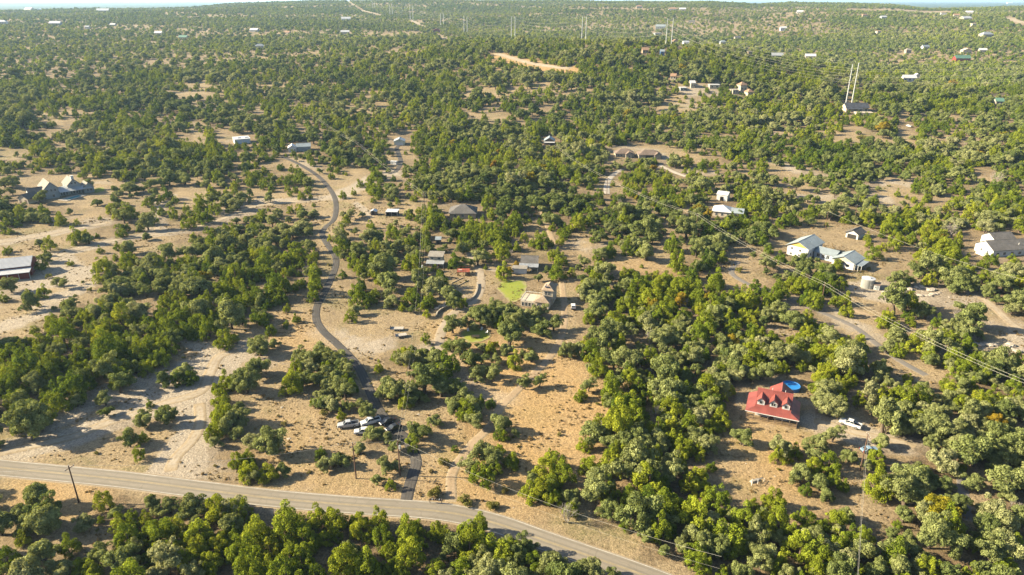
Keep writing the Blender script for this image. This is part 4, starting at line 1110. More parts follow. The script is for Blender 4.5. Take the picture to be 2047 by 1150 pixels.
# scattered houses on the far slopes: picture x, base y, width in picture units, storey height, roof, wall, label
FAR = [
    (55, 22, 24, 6, 'gx', WROOF, WHITEW, 'big white house with steep bright roof on the left skyline'),
    (78, 21, 15, 5, 'gy', WROOF, CREAM, 'cream gabled barn next to the skyline house'),
    (205, 24, 30, 5, 'gx', WROOF, BRSH, 'wide brown house with white roof below the left skyline'),
    (4, 49, 22, 6, 'hip', WROOF, WHITEW, 'white building cut by the left picture edge'),
    (109, 50, 28, 4, 'gx', WROOF, GREYW, 'long low white-roofed shed on the left hill'),
    (174, 58, 11, 4, 'gx', GALV, WHITEW, 'small pale shed below the long white shed'),
    (225, 52, 14, 3, 'gx', WROOF, GREYW, 'short white-roofed shelter on the left hill'),
    (316, 71, 20, 5, 'gx', WROOF, CREAM, 'white-roofed farmhouse among left hillside trees'),
    (365, 79, 24, 4, 'gx', GREENR, TANW, 'long green-roofed stable on the left hillside'),
    (507, 64, 22, 4, 'gx', WROOF, GREYW, 'low white-roofed house in dark trees'),
    (574, 69, 13, 4, 'gx', TERRA, CREAM, 'small cream house with tan roof on the hillside'),
    (520, 98, 22, 5, 'hip', GALV, WHITEW, 'metal-roofed house in the savanna trees'),
    (692, 42, 24, 6, 'gx', WROOF, WHITEW, 'large white house below the power-line swath'),
    (690, 68, 22, 4, 'gx', WROOF, CREAM, 'long white-roofed house below the large white house'),
    (873, 65, 20, 5, 'gy', BARNRED, BARNRED, 'bright red barn beneath the far pylons'),
    (888, 80, 12, 3, 'flat', PAVE, CREAM, 'pale low slab building near the red barn'),
    (1278, 17, 16, 7, 'hip', TERRA, CREAM, 'pink hilltop house left of the white mansion'),
    (1345, 22, 22, 6, 'hip', TERRA, WHITEW, 'white hilltop mansion, left half'),
    (1364, 23, 17, 7, 'gx', WROOF, CREAM, 'cream hilltop mansion, right half'),
    (1320, 59, 26, 7, 'gx', BLROOF, GREYW, 'grey gabled house above the white flat house'),
    (1382, 48, 16, 6, 'gx', SHINGLE, CREAM, 'tan house with dark roof on the right hillside'),
    (1316, 70, 20, 4, 'flat', WROOF, GREYW, 'white flat-roofed house behind the ridge'),
    (1372, 90, 16, 5, 'gx', WROOF, WHITEW, 'white house just right of the double power poles'),
    (1350, 86, 12, 4, 'gy', TERRA, TANW, 'tan gable beside the double power poles'),
    (1446, 89, 16, 5, 'hip', BLROOF, GREYW, 'blue-grey house under the power lines'),
    (1475, 79, 16, 4, 'gx', SHINGLE, CREAM, 'dark-roofed house above the blue-grey house'),
    (1566, 62, 16, 7, 'gx', WROOF, WHITEW, 'white two-storey house on the right slope'),
    (1499, 112, 10, 5, 'flat', TANSH, TANW, 'tan cube building under the power lines'),
    (1552, 116, 34, 4, 'gx', GALV, NAVY, 'long metal-roofed shed with dark front under the power lines'),
    (1620, 117, 26, 4, 'gx', WROOF, CREAM, 'long white-roofed house right of the metal shed'),
    (1599, 27, 16, 5, 'gx', WROOF, WHITEW, 'white house high on the right hill'),
    (1756, 72, 12, 10, 'flat', TANSH, CREAM, 'tall cream tower house in dark trees'),
    (1729, 35, 15, 6, 'hip', TERRA, TANW, 'reddish tile-roofed house high on the far slope'),
    (1767, 39, 16, 6, 'gx', WROOF, GREYW, 'white-roofed house right of the tile-roofed one'),
    (1851, 99, 18, 5, 'gx', BLROOF, WHITEW, 'white house left of the cream gable'),
    (1816, 107, 14, 6, 'hip', TANSH, STONE, 'stone house with grey hip roof'),
    (1933, 108, 24, 6, 'gy', CREAM, CREAM, 'broad cream gabled hall'),
    (1925, 123, 38, 5, 'gx', GREENR, BARNRED, 'green-roofed red-walled house in the right valley'),
    (1965, 106, 18, 5, 'gx', WROOF, CREAM, 'cream house right of the gabled hall'),
    (1886, 32, 14, 8, 'flat', BRSH, WHITEW, 'white house with brown top on the terraced hillside'),
    (1912, 35, 14, 6, 'gx', TERRA, CREAM, 'cream house in the middle of the terraced hillside'),
    (1937, 30, 17, 7, 'gx', WROOF, WHITEW, 'white house topmost on the terraced hillside'),
    (1934, 41, 28, 5, 'gx', WROOF, TANW, 'long white-roofed house on the terraced hillside'),
    (1947, 53, 12, 6, 'flat', WROOF, CREAM, 'cream cube below the terraced hillside'),
    (1975, 76, 32, 7, 'hip', GALV, STONE, 'grey stone mansion on the right slope'),
    (2020, 7, 14, 7, 'gx', WROOF, WHITEW, 'white house on the right skyline'),
    (1290, 107, 15, 4, 'gx', TERRA, TANW, 'orange-roofed cabin on the ridge left of the power poles'),
    (1324, 112, 10, 5, 'gx', BLROOF, mat_plain('bright_blue_wall', (0.06, 0.16, 0.40), .6), 'bright blue cabin at the foot of the power poles'),
    (1818, 164, 32, 5, 'gx', WROOF, WHITEW, 'white-roofed farm building seen through the power lines'),
    (1832, 163, 13, 7, 'gy', WROOF, CREAM, 'cream gable end adjoining the white farm building'),
    (1997, 211, 18, 4, 'gx', GREENR, CREAM, 'teal-roofed cabin in the right valley woods'),
    (1345, 160, 14, 4, 'gx', TERRA, CREAM, 'small cream cabin left of the hillside villa'),
    (1486, 184, 20, 7, 'hip', TERRA, CREAM, 'hillside villa with orange tile tower'),
    (1500, 192, 16, 4, 'hip', TERRA, CREAM, 'low orange-tiled wing below the villa tower'),
    (1470, 188, 16, 4, 'flat', PAVE, CREAM, 'cream terrace block left of the villa tower'),
    (1385, 176, 12, 5, 'gx', WROOF, CREAM, 'cream workshop on the pale cut slope'),
    (1366, 182, 16, 3, 'flat', WROOF, GREYW, 'thin white carport on the pale cut slope'),
    (1428, 178, 26, 4, 'flat', WROOF, CREAM, 'long white-walled building on the pale cut slope'),
]
for i, (px, py, wpx, hh, rf, rm, wm_, lb) in enumerate(FAR):
    P = at(px, py); _, _, dep = project(P.x, P.y, P.z); Wm = float(.74 * wpx * dep / FPX); Dm = max(7.0, Wm * .55)
    rz = math.radians(((i * 37) % 41) - 20)
    h = empty('tower_house' if hh >= 10 else 'barn' if 'barn' in lb else 'shed' if 'shed' in lb or 'shelter' in lb else 'farm_building' if 'building' in lb else 'hill_house', P, rz, lb, 'house' if 'house' in lb or 'mansion' in lb or 'villa' in lb else 'barn' if 'barn' in lb else 'building', 'houses on the far slopes')
    LANDMARK[lb] = (P.x, P.y)
    block(h, -Wm / 2, 0, Wm, Dm, hh, rf, min(Wm, Dm) * .28 + .6, wm_, rm, o=.6, z0=-2.5, t=.3)
    nw = max(2, min(5, int(Wm / 4)))
    for k in range(nw): window(h, -Wm / 2 + Wm * (k + .5) / nw, 0, hh * .35, min(1.8, Wm / nw * .5), min(1.9, hh * .4))
    FOOT.append((P.x, P.y + Dm / 2, Wm * .62)); KEEP.append((px - wpx * .26, py - 1.1 * hh * FPX / float(dep) - 1, px + wpx * .26, py - .80 * hh * FPX / float(dep)))
# ------------------------------------------------------------------ vehicles
CARW = mat_plain('white_car_paint', (0.62, 0.62, 0.61), 0.3, 0, 0.05, .6, 0, .5)
CARS = mat_plain('silver_car_paint', (0.50, 0.51, 0.52), 0.32, .3, 0.06, .6, 0, .5)
CARB = mat_plain('blue_car_paint', (0.20, 0.30, 0.40), 0.3, 0, 0.08, .6, 0, .5)
CARK = mat_plain('black_car_paint', (0.02, 0.021, 0.023), 0.3, 0, 0.1, .6, 0, .5)
TYRE = mat_plain('tyre_rubber', (0.02, 0.02, 0.02), .9)
RIM = mat_plain('alloy_rim', (0.45, 0.45, 0.46), .35, .7)
LAMP = mat_plain('headlight_glass', (0.70, 0.70, 0.68), .15, 0, .05, 1, 0, .6)
TAIL = mat_plain('taillight_red', (0.35, 0.02, 0.02), .25, 0, .1, 1, 0, .5)
BEDK = mat_plain('bed_liner', (0.05, 0.05, 0.055), .9)


def loft(sections):
    """body as a loft through cross-sections (x, half width at sill, half width at belt, z sill, z belt)"""
    mb = MB(); vs = []; fs = []
    for x, ws, wb, zs, zb in sections:
        vs += [(x, -ws, zs), (x, -wb, zs + (zb - zs) * .55), (x, -wb * .93, zb), (x, wb * .93, zb), (x, wb, zs + (zb - zs) * .55), (x, ws, zs)]
    for i in range(len(sections) - 1):
        for k in range(6):
            fs.append((i * 6 + k, i * 6 + (k + 1) % 6, (i + 1) * 6 + (k + 1) % 6, (i + 1) * 6 + k))
    n = len(sections) - 1
    fs += [tuple(reversed(range(6))), tuple(n * 6 + k for k in range(6))]
    return mb.add(vs, [tuple(reversed(f)) for f in fs])


def vehicle(tail, nose, label, paint, kind='pickup', cat='pickup', keep=True, name=None):
    A, B = at(*tail), at(*nose)
    c = (A + B) / 2; rz = math.atan2(B.y - A.y, B.x - A.x)
    root = empty(name or ('pickup_truck' if kind == 'pickup' else 'parked_car'), (c.x, c.y, float(terrain(c.x, c.y)) + .1), rz, label, cat, 'parked vehicles')
    LANDMARK[label] = (c.x, c.y); FOOT.append((c.x, c.y, 3.2))
    px, py, dp = project(c.x, c.y, c.z + .8); s = FPX / float(dp)
    if keep: KEEP.append((float(px) - 2.9 * s, float(py) - 1.4 * s, float(px) + 2.9 * s, float(py) + 1.2 * s))
    if kind == 'pickup':
        body = loft([(2.85, .72, .74, .55, .92), (2.75, .88, .93, .42, 1.08), (1.35, .93, .98, .40, 1.20), (.9, .93, .98, .40, 1.24), (-1.0, .93, .98, .40, 1.24), (-1.02, .93, .98, .40, .86), (-2.80, .93, .98, .42, .86), (-2.88, .9, .95, .50, .84)]).build('body', paint, root)
        cabw = [(1.32, 1.22), (.55, 1.86), (-.75, 1.88), (-.98, 1.25)]
        for sy, nm in ((-1, 'bed_side'), (1, 'bed_side')):
            MB().box(-2.84, -1.02, min(sy * .98, sy * .84), max(sy * .98, sy * .84), .862, 1.26).build(nm, paint, root)
        MB().box(-2.90, -2.80, -.835, .835, .862, 1.24).build('tailgate', paint, root)
        MB().box(-2.79, -1.03, -.835, .835, .862, .875).build('bed_floor', BEDK, root)
        ax, roof0, roof1 = (1.85, -1.75), .45, -.70
    elif kind == 'suv':
        loft([(2.25, .70, .74, .55, .88), (2.15, .86, .90, .40, .98), (1.0, .90, .94, .38, 1.06), (-1.9, .90, .94, .38, 1.08), (-2.2, .88, .90, .42, 1.0)]).build('body', paint, root)
        cabw = [(1.0, 1.05), (.25, 1.66), (-1.75, 1.64), (-2.12, 1.05)]; ax, roof0, roof1 = (1.35, -1.35), .2, -1.7
    else:
        loft([(2.3, .68, .72, .5, .72), (2.2, .84, .88, .32, .82), (1.0, .87, .91, .30, .93), (-1.5, .87, .91, .30, .95), (-2.2, .84, .88, .36, .92), (-2.3, .8, .82, .5, .8)]).build('body', paint, root)
        cabw = [(1.05, .93), (.25, 1.42), (-.95, 1.42), (-1.65, .95)]; ax, roof0, roof1 = (1.4, -1.35), .2, -.9
    (x0, z0), (x1, z1), (x2, z2), (x3, z3) = cabw
    wb, wt = .88, .72
    hw = lambda z: wb + (wt - wb) * (z - z0) / (z1 - z0)
    cb = MB()                                           # cabin frame: pillars and sills, a little inside the glass
    cb.add([(x0, -wb, z0), (x0, wb, z0), (x1, wt, z1), (x1, -wt, z1), (x2, -wt, z2), (x2, wt, z2), (x3, wb, z3), (x3, -wb, z3)],
           [(0, 3, 4, 7), (1, 6, 5, 2), (0, 1, 2, 3), (7, 4, 5, 6), (3, 2, 5, 4), (0, 7, 6, 1)])
    cb.build('cabin', paint, root)
    rf = MB(); rf.frustum((x2 - .02, x1 + .02, -wt - .01, wt + .01), z2 + .005, (x2 + .1, x1 - .12, -wt + .08, wt - .08), z2 + .06); rf.build('roof', paint, root)
    def quad(name, pts, mat):
        v = [Vector(p) for p in pts]; nrm = (v[1] - v[0]).cross(v[2] - v[0]).normalized() * .016
        MB().add([tuple(p + nrm) for p in v] + [tuple(p - nrm) for p in v], [(0, 1, 2, 3), (7, 6, 5, 4), (0, 4, 5, 1), (1, 5, 6, 2), (2, 6, 7, 3), (3, 7, 4, 0)]).build(name, mat, root)
    lp = lambda a, b, t: tuple(a[i] + (b[i] - a[i]) * t for i in range(3))
    F0, F1, F2, F3 = (x0, -wb, z0), (x0, wb, z0), (x1, wt, z1), (x1, -wt, z1)
    R0, R1, R2, R3 = (x3, wb, z3), (x3, -wb, z3), (x2, -wt, z2), (x2, wt, z2)
    def inset(q, m=.1):
        c = tuple(sum(p[i] for p in q) / 4 for i in range(3)); return [lp(p, c, m * 1.2) for p in q]
    quad('windscreen', inset([F0, F1, F2, F3]), GLASS); quad('rear_window', inset([R0, R1, R2, R3]), GLASS)
    for s in (-1, 1):
        a, b2, c2, d2 = (x0, s * wb, z0), (x3, s * wb, z3), (x2, s * wt, z2), (x1, s * wt, z1)
        m0, m1 = lp(a, b2, .52), lp(d2, c2, .52)
        for q in ([a, m0, m1, d2], [m0, b2, c2, m1]):
            q = inset(q, .12); quad('side_window', q if s > 0 else q[::-1], GLASS) if s < 0 else quad('side_window', q[::-1], GLASS)
    for x in ax:
        for s in (-1, 1):
            w = MB().tube((x, s * .70, .36), (x, s * .985, .36), .40, .40, 18).build('wheel', TYRE, root)
            MB().tube((x, s * .98, .36), (x, s * 1.0, .36), .24, .22, 12).build('rim', RIM, w)
    fx = {'pickup': 2.80, 'suv': 2.2, 'car': 2.24}[kind]; bx = {'pickup': -2.86, 'suv': -2.19, 'car': -2.27}[kind]; hz = {'pickup': .86, 'suv': .78, 'car': .64}[kind]
    for s in (-1, 1):
        MB().box(fx - .05, fx + .035, s * .66 - .15, s * .66 + .15, hz - .08, hz + .1).build('headlight', LAMP, root)
        MB().box(bx - .04, bx + .05, s * .78 - .09, s * .78 + .09, hz - .02, hz + .3).build('taillight', TAIL, root)
    for sgn, X, nm in ((1, fx + .06, 'front_bumper'), (-1, bx - .08, 'rear_bumper')):
        MB().box(X - .09, X + .09, -.86, .86, .42, .60).build(nm, GALV if kind == 'pickup' else BEDK, root)
    if kind == 'pickup':
        for s in (-1, 1): MB().box(.92, 1.06, s * 1.0 - .02 if s > 0 else -1.18, 1.18 if s > 0 else -.98, 1.22, 1.38).build('mirror', BEDK, root)
    return root


vehicle((716.5, 851), (676, 856), 'silver-white crew cab pickup parked on dry grass above the road', CARS)
vehicle((757, 843), (724, 852), 'white pickup in front of the oak by the driveway', CARW)
vehicle((741, 866), (709, 868), 'white hatchback tucked under the oak below the two pickups', CARW, 'suv', 'car', False)
vehicle((783, 842), (764, 850), 'black sedan on the driveway, uphill of the other black car', CARK, 'car', 'car', False)
vehicle((796, 855), (777, 863), 'black sedan on the driveway, downhill of the other black car', CARK, 'car', 'car', False)
vehicle((1719, 858), (1679, 845), 'white crew cab pickup parked on the pale track by the red-roofed house', CARW)
vehicle((1147, 628), (1145, 605), 'white station wagon parked at the edge of the tan track', CARW, 'suv', 'car')
vehicle((1722, 905), (1752, 902), 'blue car half hidden behind a bush below the pickup track', CARB, 'car', 'car')
vehicle((1808, 252), (1826, 256), 'white car on the slope below the navy-roofed house', CARW, 'suv', 'car', True)


def flatbed(a, b, label):
    A, B = at(*a), at(*b); rz = math.atan2(B.y - A.y, B.x - A.x); L = math.hypot(B.x - A.x, B.y - A.y)
    r = empty('flatbed_trailer', (A.x, A.y, A.z + .05), rz, label, 'trailer', 'flatbed trailers on the bare field')
    LANDMARK[label] = (A.x, A.y); FOOT.append(((A.x + B.x) / 2, (A.y + B.y) / 2, 4)); KEEP.append((a[0] - 4, a[1] - 9, b[0] + 4, b[1] + 5))
    for i in range(7): MB().box(0, L, -1.05 + i * .3, -1.05 + i * .3 + .28, .78, .84).build('plank', PAVE, r)
    MB().box(0, L, -1.12, 1.1, .62, .776).build('frame', GALV, r)
    mb = MB(); mb.tube((0, -.6, .68), (-1.5, 0, .6), .06); mb.tube((0, .6, .68), (-1.5, 0, .6), .06); mb.build('drawbar', BEDK, r)
    for x in (L * .55, L * .72):
        for s in (-1, 1):
            w = MB().tube((x, s * 1.14, .34), (x, s * 1.36, .34), .36, .36, 16).build('wheel', TYRE, r); MB().tube((x, s * 1.35, .34), (x, s * 1.38, .34), .18, .18, 10).build('rim', RIM, w)
    MB().box(-.06, 0, -1.1, 1.1, .78, 1.5).build('headboard', BRSH, r)


flatbed((781, 660), (807, 660), 'pale flatbed trailer, the uphill one of two on the bare field')
flatbed((790, 675), (813, 672), 'pale flatbed trailer, the downhill one of two beside the bushes')

# row of mailboxes at the driveway mouth
A, B = at(858, 1007), at(884, 1009)
r = empty('mailbox_stand', A, math.atan2(B.y - A.y, B.x - A.x), 'row of mailboxes on a brown plank stand at the roadside', 'mailboxes'); L = math.hypot(B.x - A.x, B.y - A.y)
LANDMARK['row of mailboxes on a brown plank stand at the roadside'] = (A.x, A.y)
for x in (.15, L - .15): MB().box(x - .07, x + .07, .1, .24, -.3, 1.0).build('post', BRSH, r)
MB().box(-.1, L + .1, 0, .42, 1.0, 1.06).build('shelf', BRSH, r)
for i in range(6):
    x = .1 + i * (L - .3) / 5
    pr_ = [(x + .11 * math.cos(t) + .1, 1.22 + .11 * math.sin(t)) for t in np.linspace(0, math.pi, 9)]
    m_ = MB().prism_y([(x - .01, 1.064), (x + .21, 1.064)] + [(a, b) for a, b in pr_], -.05, .42).build('mailbox', (BEDK, GALV, BRSH)[i % 3], r)
    MB().box(x + .212, x + .222, .1, .14, 1.16, 1.34).build('flag', TAIL, m_)
# white iron frame on the field below the red-roofed house
A, B = at(1502, 971), at(1527, 963)
r = empty('garden_trellis', A, math.atan2(B.y - A.y, B.x - A.x), 'rough white timber frame lying on the tan field edge', 'frame'); L = math.hypot(B.x - A.x, B.y - A.y)
for x, hgt in ((0, 2.0), (L * .5, 1.3), (L, .9)): MB().box(x - .06, x + .06, -.06, .06, -.2, hgt).build('post', WHITE, r)
for y0, z0, z1 in ((0.07, 1.7, .8), (0.2, 1.1, .5)):
    mb = MB(); mb.tube((0, y0, z0), (L, y0 + .4, z1), .06, .06, 6); mb.build('rail', WHITE, r)
MB().frustum((.6, L - .6, .3, 1.6), -.1, (.9, L - .9, .6, 1.3), .45).build('stone_heap', STONE, r)
# garden set on the oak-shaded lawn
P = at(951, 676)
r = empty('garden_wagon', P, .1, 'old brown garden cart with wheels beside the shaded lawn', 'cart')
MB().box(-1.3, 1.3, -.5, .5, .7, .78).build('bed', WOOD, r)
for s in (-1, 1): MB().box(-1.3, 1.3, s * .5 - .03, s * .5 + .03, .78, 1.05).build('side_board', PALEWOOD, r)
for x in (-1.0, 1.0):
    for s in (-1, 1):
        mb = MB()
        for k in range(20):
            t0, t1 = 2 * math.pi * k / 20, 2 * math.pi * (k + 1) / 20
            mb.tube((x + .52 * math.cos(t0), s * .68, .52 + .52 * math.sin(t0)), (x + .52 * math.cos(t1), s * .68, .52 + .52 * math.sin(t1)), .045, .045, 5, False)
        w = mb.build('wheel', BRSH, r)
        for k in range(4):
            t0 = math.pi * k / 4
            MB().tube((x + .5 * math.cos(t0), s * .68, .52 + .5 * math.sin(t0)), (x - .5 * math.cos(t0), s * .68, .52 - .5 * math.sin(t0)), .03, .03, 5).build('spoke', BRSH, w)
for i, (px, py, rz) in enumerate(((936, 663, .4), (962, 661, -.5), (972, 667, -1.2))):
    P = at(px, py)
    r = empty('garden_chair', P, rz, ('white garden chair nearest the oak trunk on the shaded lawn', 'white garden chair in the middle of the shaded lawn', 'white garden chair at the far end of the shaded lawn')[i], 'chair', 'garden chairs')
    MB().box(-.35, .35, -.35, .3, .42, .47).build('seat', WHITE, r); MB().prism_x([(.3, .3), (.36, .3), (.6, 1.15), (.54, 1.15)][::-1], -.35, .35).build('backrest', WHITE, r)
    for a in (-.3, .3):
        for b in (-.3, .25): MB().box(a - .03, a + .03, b - .03, b + .03, -.02, .42).build('leg', WHITE, r)

# ------------------------------------------------------------------ limestone boulders and rubble
ICO = []
for s in range(5):
    rn = random.Random(s); mb = MB(); n1, n2 = 7, 4
    vs = [(0, 0, -.5)] + [(math.cos(2 * math.pi * (k + .5 * j) / n1) * math.sin(math.pi * j / n2) * rn.uniform(.75, 1.15), math.sin(2 * math.pi * (k + .5 * j) / n1) * math.sin(math.pi * j / n2) * rn.uniform(.75, 1.15), -.5 * math.cos(math.pi * j / n2) * rn.uniform(.8, 1.2)) for j in range(1, n2) for k in range(n1)] + [(0, 0, .45)]
    fs = [(0, 1 + (k + 1) % n1, 1 + k) for k in range(n1)]
    for j in range(n2 - 2):
        for k in range(n1): a = 1 + j * n1; fs.append((a + k, a + (k + 1) % n1, a + n1 + (k + 1) % n1, a + n1 + k))
    l = 1 + (n2 - 2) * n1; fs += [(l + k, l + (k + 1) % n1, len(vs) - 1) for k in range(n1)]
    ICO.append(mb.add(vs, fs).mesh('boulder', mat_plain('limestone', (0.40, 0.35, 0.285), .95, 0, .3, 1.5, .5)))


def boulder(px, py, size, label, i, group):
    P = at(px, py); o = bpy.data.objects.new('boulder', ICO[i % 5]); o.location = P + Vector((0, 0, size * .18)); o.scale = (size, size * .8, size * .7); o.rotation_euler = (0, 0, i * 1.7)
    tag(link(o), label, 'boulder', group)


rn = random.Random(3)
ROCKS = [(1771 + i * 4.6 + rn.uniform(-2, 2), 586 - 7 * math.sin(i * .9) + rn.uniform(-2, 2), 'broken stone ring near the water tank') for i in range(8)]
ROCKS += [(1818 + i * 6.2 + rn.uniform(-2, 2), 578 + rn.uniform(-3, 3), 'far side of the stone ring') for i in range(9)]
ROCKS += [(1819 + i * 6.6, 592.5 + (-1.6 * max(0, i - 5)) + rn.uniform(-1, 1), 'near side of the stone ring') for i in range(10)]
ROCKS += [(1917 + i * 9, 688 + rn.uniform(-2, 3), 'ledge above the right thicket') for i in range(9)]
ROCKS += [(2008 + i * 5.5, 690 + i * 2 + rn.uniform(-5, 5), 'broken ledge at the right picture edge') for i in range(7)]
ROCKS += [(722 + i * 3, 370 - i, 'pale stones beside the driveway fork') for i in range(3)]
ROCKS += [(873 + i * 6, 617 - i * 3 + rn.uniform(-2, 2), 'stones behind the curved wall') for i in range(6)]
byg = {}
NTH = ['first', 'second', 'third', 'fourth', 'fifth', 'sixth', 'seventh', 'eighth', 'ninth', 'tenth']
for i, (x, y, g) in enumerate(ROCKS):
    rk = sorted(q[0] for q in ROCKS if q[2] == g).index(x)
    boulder(x, y, rn.uniform(.8, 1.9), f'pale boulder, {NTH[rk]} from left, {g}', i, g)

# ------------------------------------------------------------------ utility poles and wires
POLEW = mat_plain('creosoted_pole', (0.13, 0.075, 0.05), .9, 0, .3, 2.0)
WIREM = mat_plain('bright_aluminium_wire', (0.42, 0.40, 0.34), .6, .2)
CERAM = mat_plain('grey_porcelain', (0.50, 0.50, 0.48), .4)


def upole(px, py, hgt, label, arm=0.0, can=False):
    P = at(px, py)
    r = empty('utility_pole', P, arm, label, 'pole', 'wooden utility poles')
    LANDMARK[label] = (P.x, P.y)
    MB().tube((0, 0, -.8), (0, 0, hgt), .19, .13, 10).build('pole', POLEW, r)
    MB().box(-1.2, 1.2, -.22, -.10, hgt - .62, hgt - .48).build('crossarm', POLEW, r)
    for x in (-1.05, 1.05): MB().tube((x, -.16, hgt - .48), (x, -.16, hgt - .22), .07, .05, 8).build('insulator', CERAM, r)
    MB().tube((0, 0, hgt), (0, 0, hgt + .25), .07, .05, 8).build('insulator', CERAM, r)
    if can: MB().tube((0, -.45, hgt - 2.4), (0, -.45, hgt - 1.4), .28, .28, 12).build('transformer', CERAM, r)
    s, c = math.sin(arm), math.cos(arm)
    tp = lambda x: P + Vector((x * c + .16 * s, x * s - .16 * c, hgt - .22))
    return {'top': P + Vector((0, 0, hgt + .22)), 'l': tp(-1.05), 'r': tp(1.05), 'low': P + Vector((0, 0, hgt * .72)), 'p': P}


def wire(a, b, sag, rad, label, group, name='power_line', n=20):
    pts = [a + (b - a) * (k / n) - Vector((0, 0, sag * 4 * (k / n) * (1 - k / n))) for k in range(n + 1)]
    o = MB().path([p - a for p in pts], rad, 5).build(name, WIREM, None, a)
    return tag(o, label, 'wire', group)


U = {}
U['road_w'] = upole(158, 1005, 10.5, 'leaning-looking brown utility pole left of the road bushes', 1.2)
U['road_a'] = upole(712, 957, 10.5, 'utility pole between two oaks above the road', 1.3)
U['road_b'] = upole(800, 951, 10.5, 'utility pole with wires beside the driveway mouth', 1.3, True)
U['c3'] = upole(846, 575, 11.5, 'utility pole with transformer beside the two-level cottage', .3, True)
U['c2'] = upole(849, 425, 11, 'utility pole hidden in oaks behind the cottage', .7)
U['c1'] = upole(716, 312, 10, 'utility pole at the edge of the dark hillside trees', .8)
U['c0'] = upole(640, 262, 10, 'small distant pole on the left hillside', .8)
U['b0'] = upole(1110, 318, 10, 'utility pole by the brown cabin', .5)
U['b1'] = upole(1213, 388, 10, 'utility pole at the foot of the curving concrete driveway', .5)
U['b2'] = upole(1391, 466, 10, 'utility pole in the tan clearing before the yellow bush', .5)
U['b3'] = upole(1640, 617, 10.5, 'dark utility pole beside the worn grey lane', .5)
U['b4'] = upole(2036, 829, 10.5, 'utility pole at the right picture edge', .5)
U['d1'] = upole(1707, 446, 10, 'utility pole behind the grey metal-roofed shed', .3)
U['d0'] = upole(1650, 457, 9, 'utility pole behind the ochre-gabled house', .3)
U['e1'] = upole(1719, 941, 11, 'tall slim utility pole in the woods below the white pickup', 1.5)
off_bR = at(2300, 985); off_r = at(1430, 1195); off_w = at(-150, 1010); off_d = at(2150, 640)
far_b = {'top': off_bR + Vector((0, 0, 10)), 'l': off_bR + Vector((-1, 0, 10)), 'r': off_bR + Vector((1, 0, 10))}
SP = 'wires of the local power lines'
wire(U['road_w']['top'], U['road_a']['top'], 2.2, .022, 'long slack wire strung over the bushes beside the road', SP)
wire(off_w + Vector((0, 0, 10.5)), U['road_w']['top'], 1.5, .02, 'wire leaving the left pole towards the picture edge', SP)
wire(U['road_a']['top'], U['road_b']['top'], .5, .02, 'short wire between the two poles above the road', SP)
rb = off_r + Vector((0, 0, 10.5))
wire(U['road_b']['top'], rb, 2.5, .02, 'upper bright wire following the road to the lower right', SP)
wire(U['road_b']['low'], off_r + Vector((0, 0, 7.5)), 2.2, .013, 'lower thin wire following the road to the lower right', SP)
for k, lb in (('l', 'left'), ('r', 'right')):
    wire(U['c3'][k], U['road_b'][k], 5.0, .016, f'thin {lb} wire running down from the cottage pole to the road', SP)
for a, b in (('c0', 'c1'), ('c1', 'c2'), ('c2', 'c3')):
    nm = {'c0': 'on the left hillside', 'c1': 'crossing above the small sheds', 'c2': 'dropping to the cottage pole'}[a]
    for k in ('l', 'top', 'r'):
        wire(U[a][k], U[b][k], 1.4, .028 if k == 'l' else .015, f"{ {'l': 'near', 'top': 'top', 'r': 'far'}[k] } wire {nm}", SP)
U['far_b'] = far_b
for a, b, nm in (('b0', 'b1', 'between the brown cabin and the concrete driveway'), ('b1', 'b2', 'over the oak wood right of the lot'), ('b2', 'b3', 'over the grey lane'), ('b3', 'b4', 'sweeping down to the right edge'), ('b4', 'far_b', 'beyond the right edge pole')):
    for k in ('l', 'top', 'r'):
        wire(U[a][k], U[b][k], 1.8, .030 if k == 'l' else .014, f"{ {'l': 'thick bright', 'top': 'thin top', 'r': 'thin outer'}[k] } wire {nm}", SP)
wire(U['d0']['top'], U['d1']['top'], .6, .02, 'short wire between the two poles behind the ochre-gabled house', SP)
wire(U['d0']['top'], off_d + Vector((0, 0, 10)), 3.0, .03, 'wire from the ochre-gabled house across the woods to the right edge', SP)
e_off = at(1690, 1300)
wire(U['e1']['top'], e_off + Vector((0, 0, 11)), 1.0, .024, 'upper wire from the slim pole towards the viewer', SP)
wire(U['e1']['low'], e_off + Vector((.3, 0, 8)), 1.0, .014, 'lower wire from the slim pole towards the viewer', SP)

# transmission line: pairs of tall steel poles marching over the ridge
STEEL = mat_plain('pale_weathered_steel', (0.46, 0.48, 0.47), .6, .2, .15, .3)
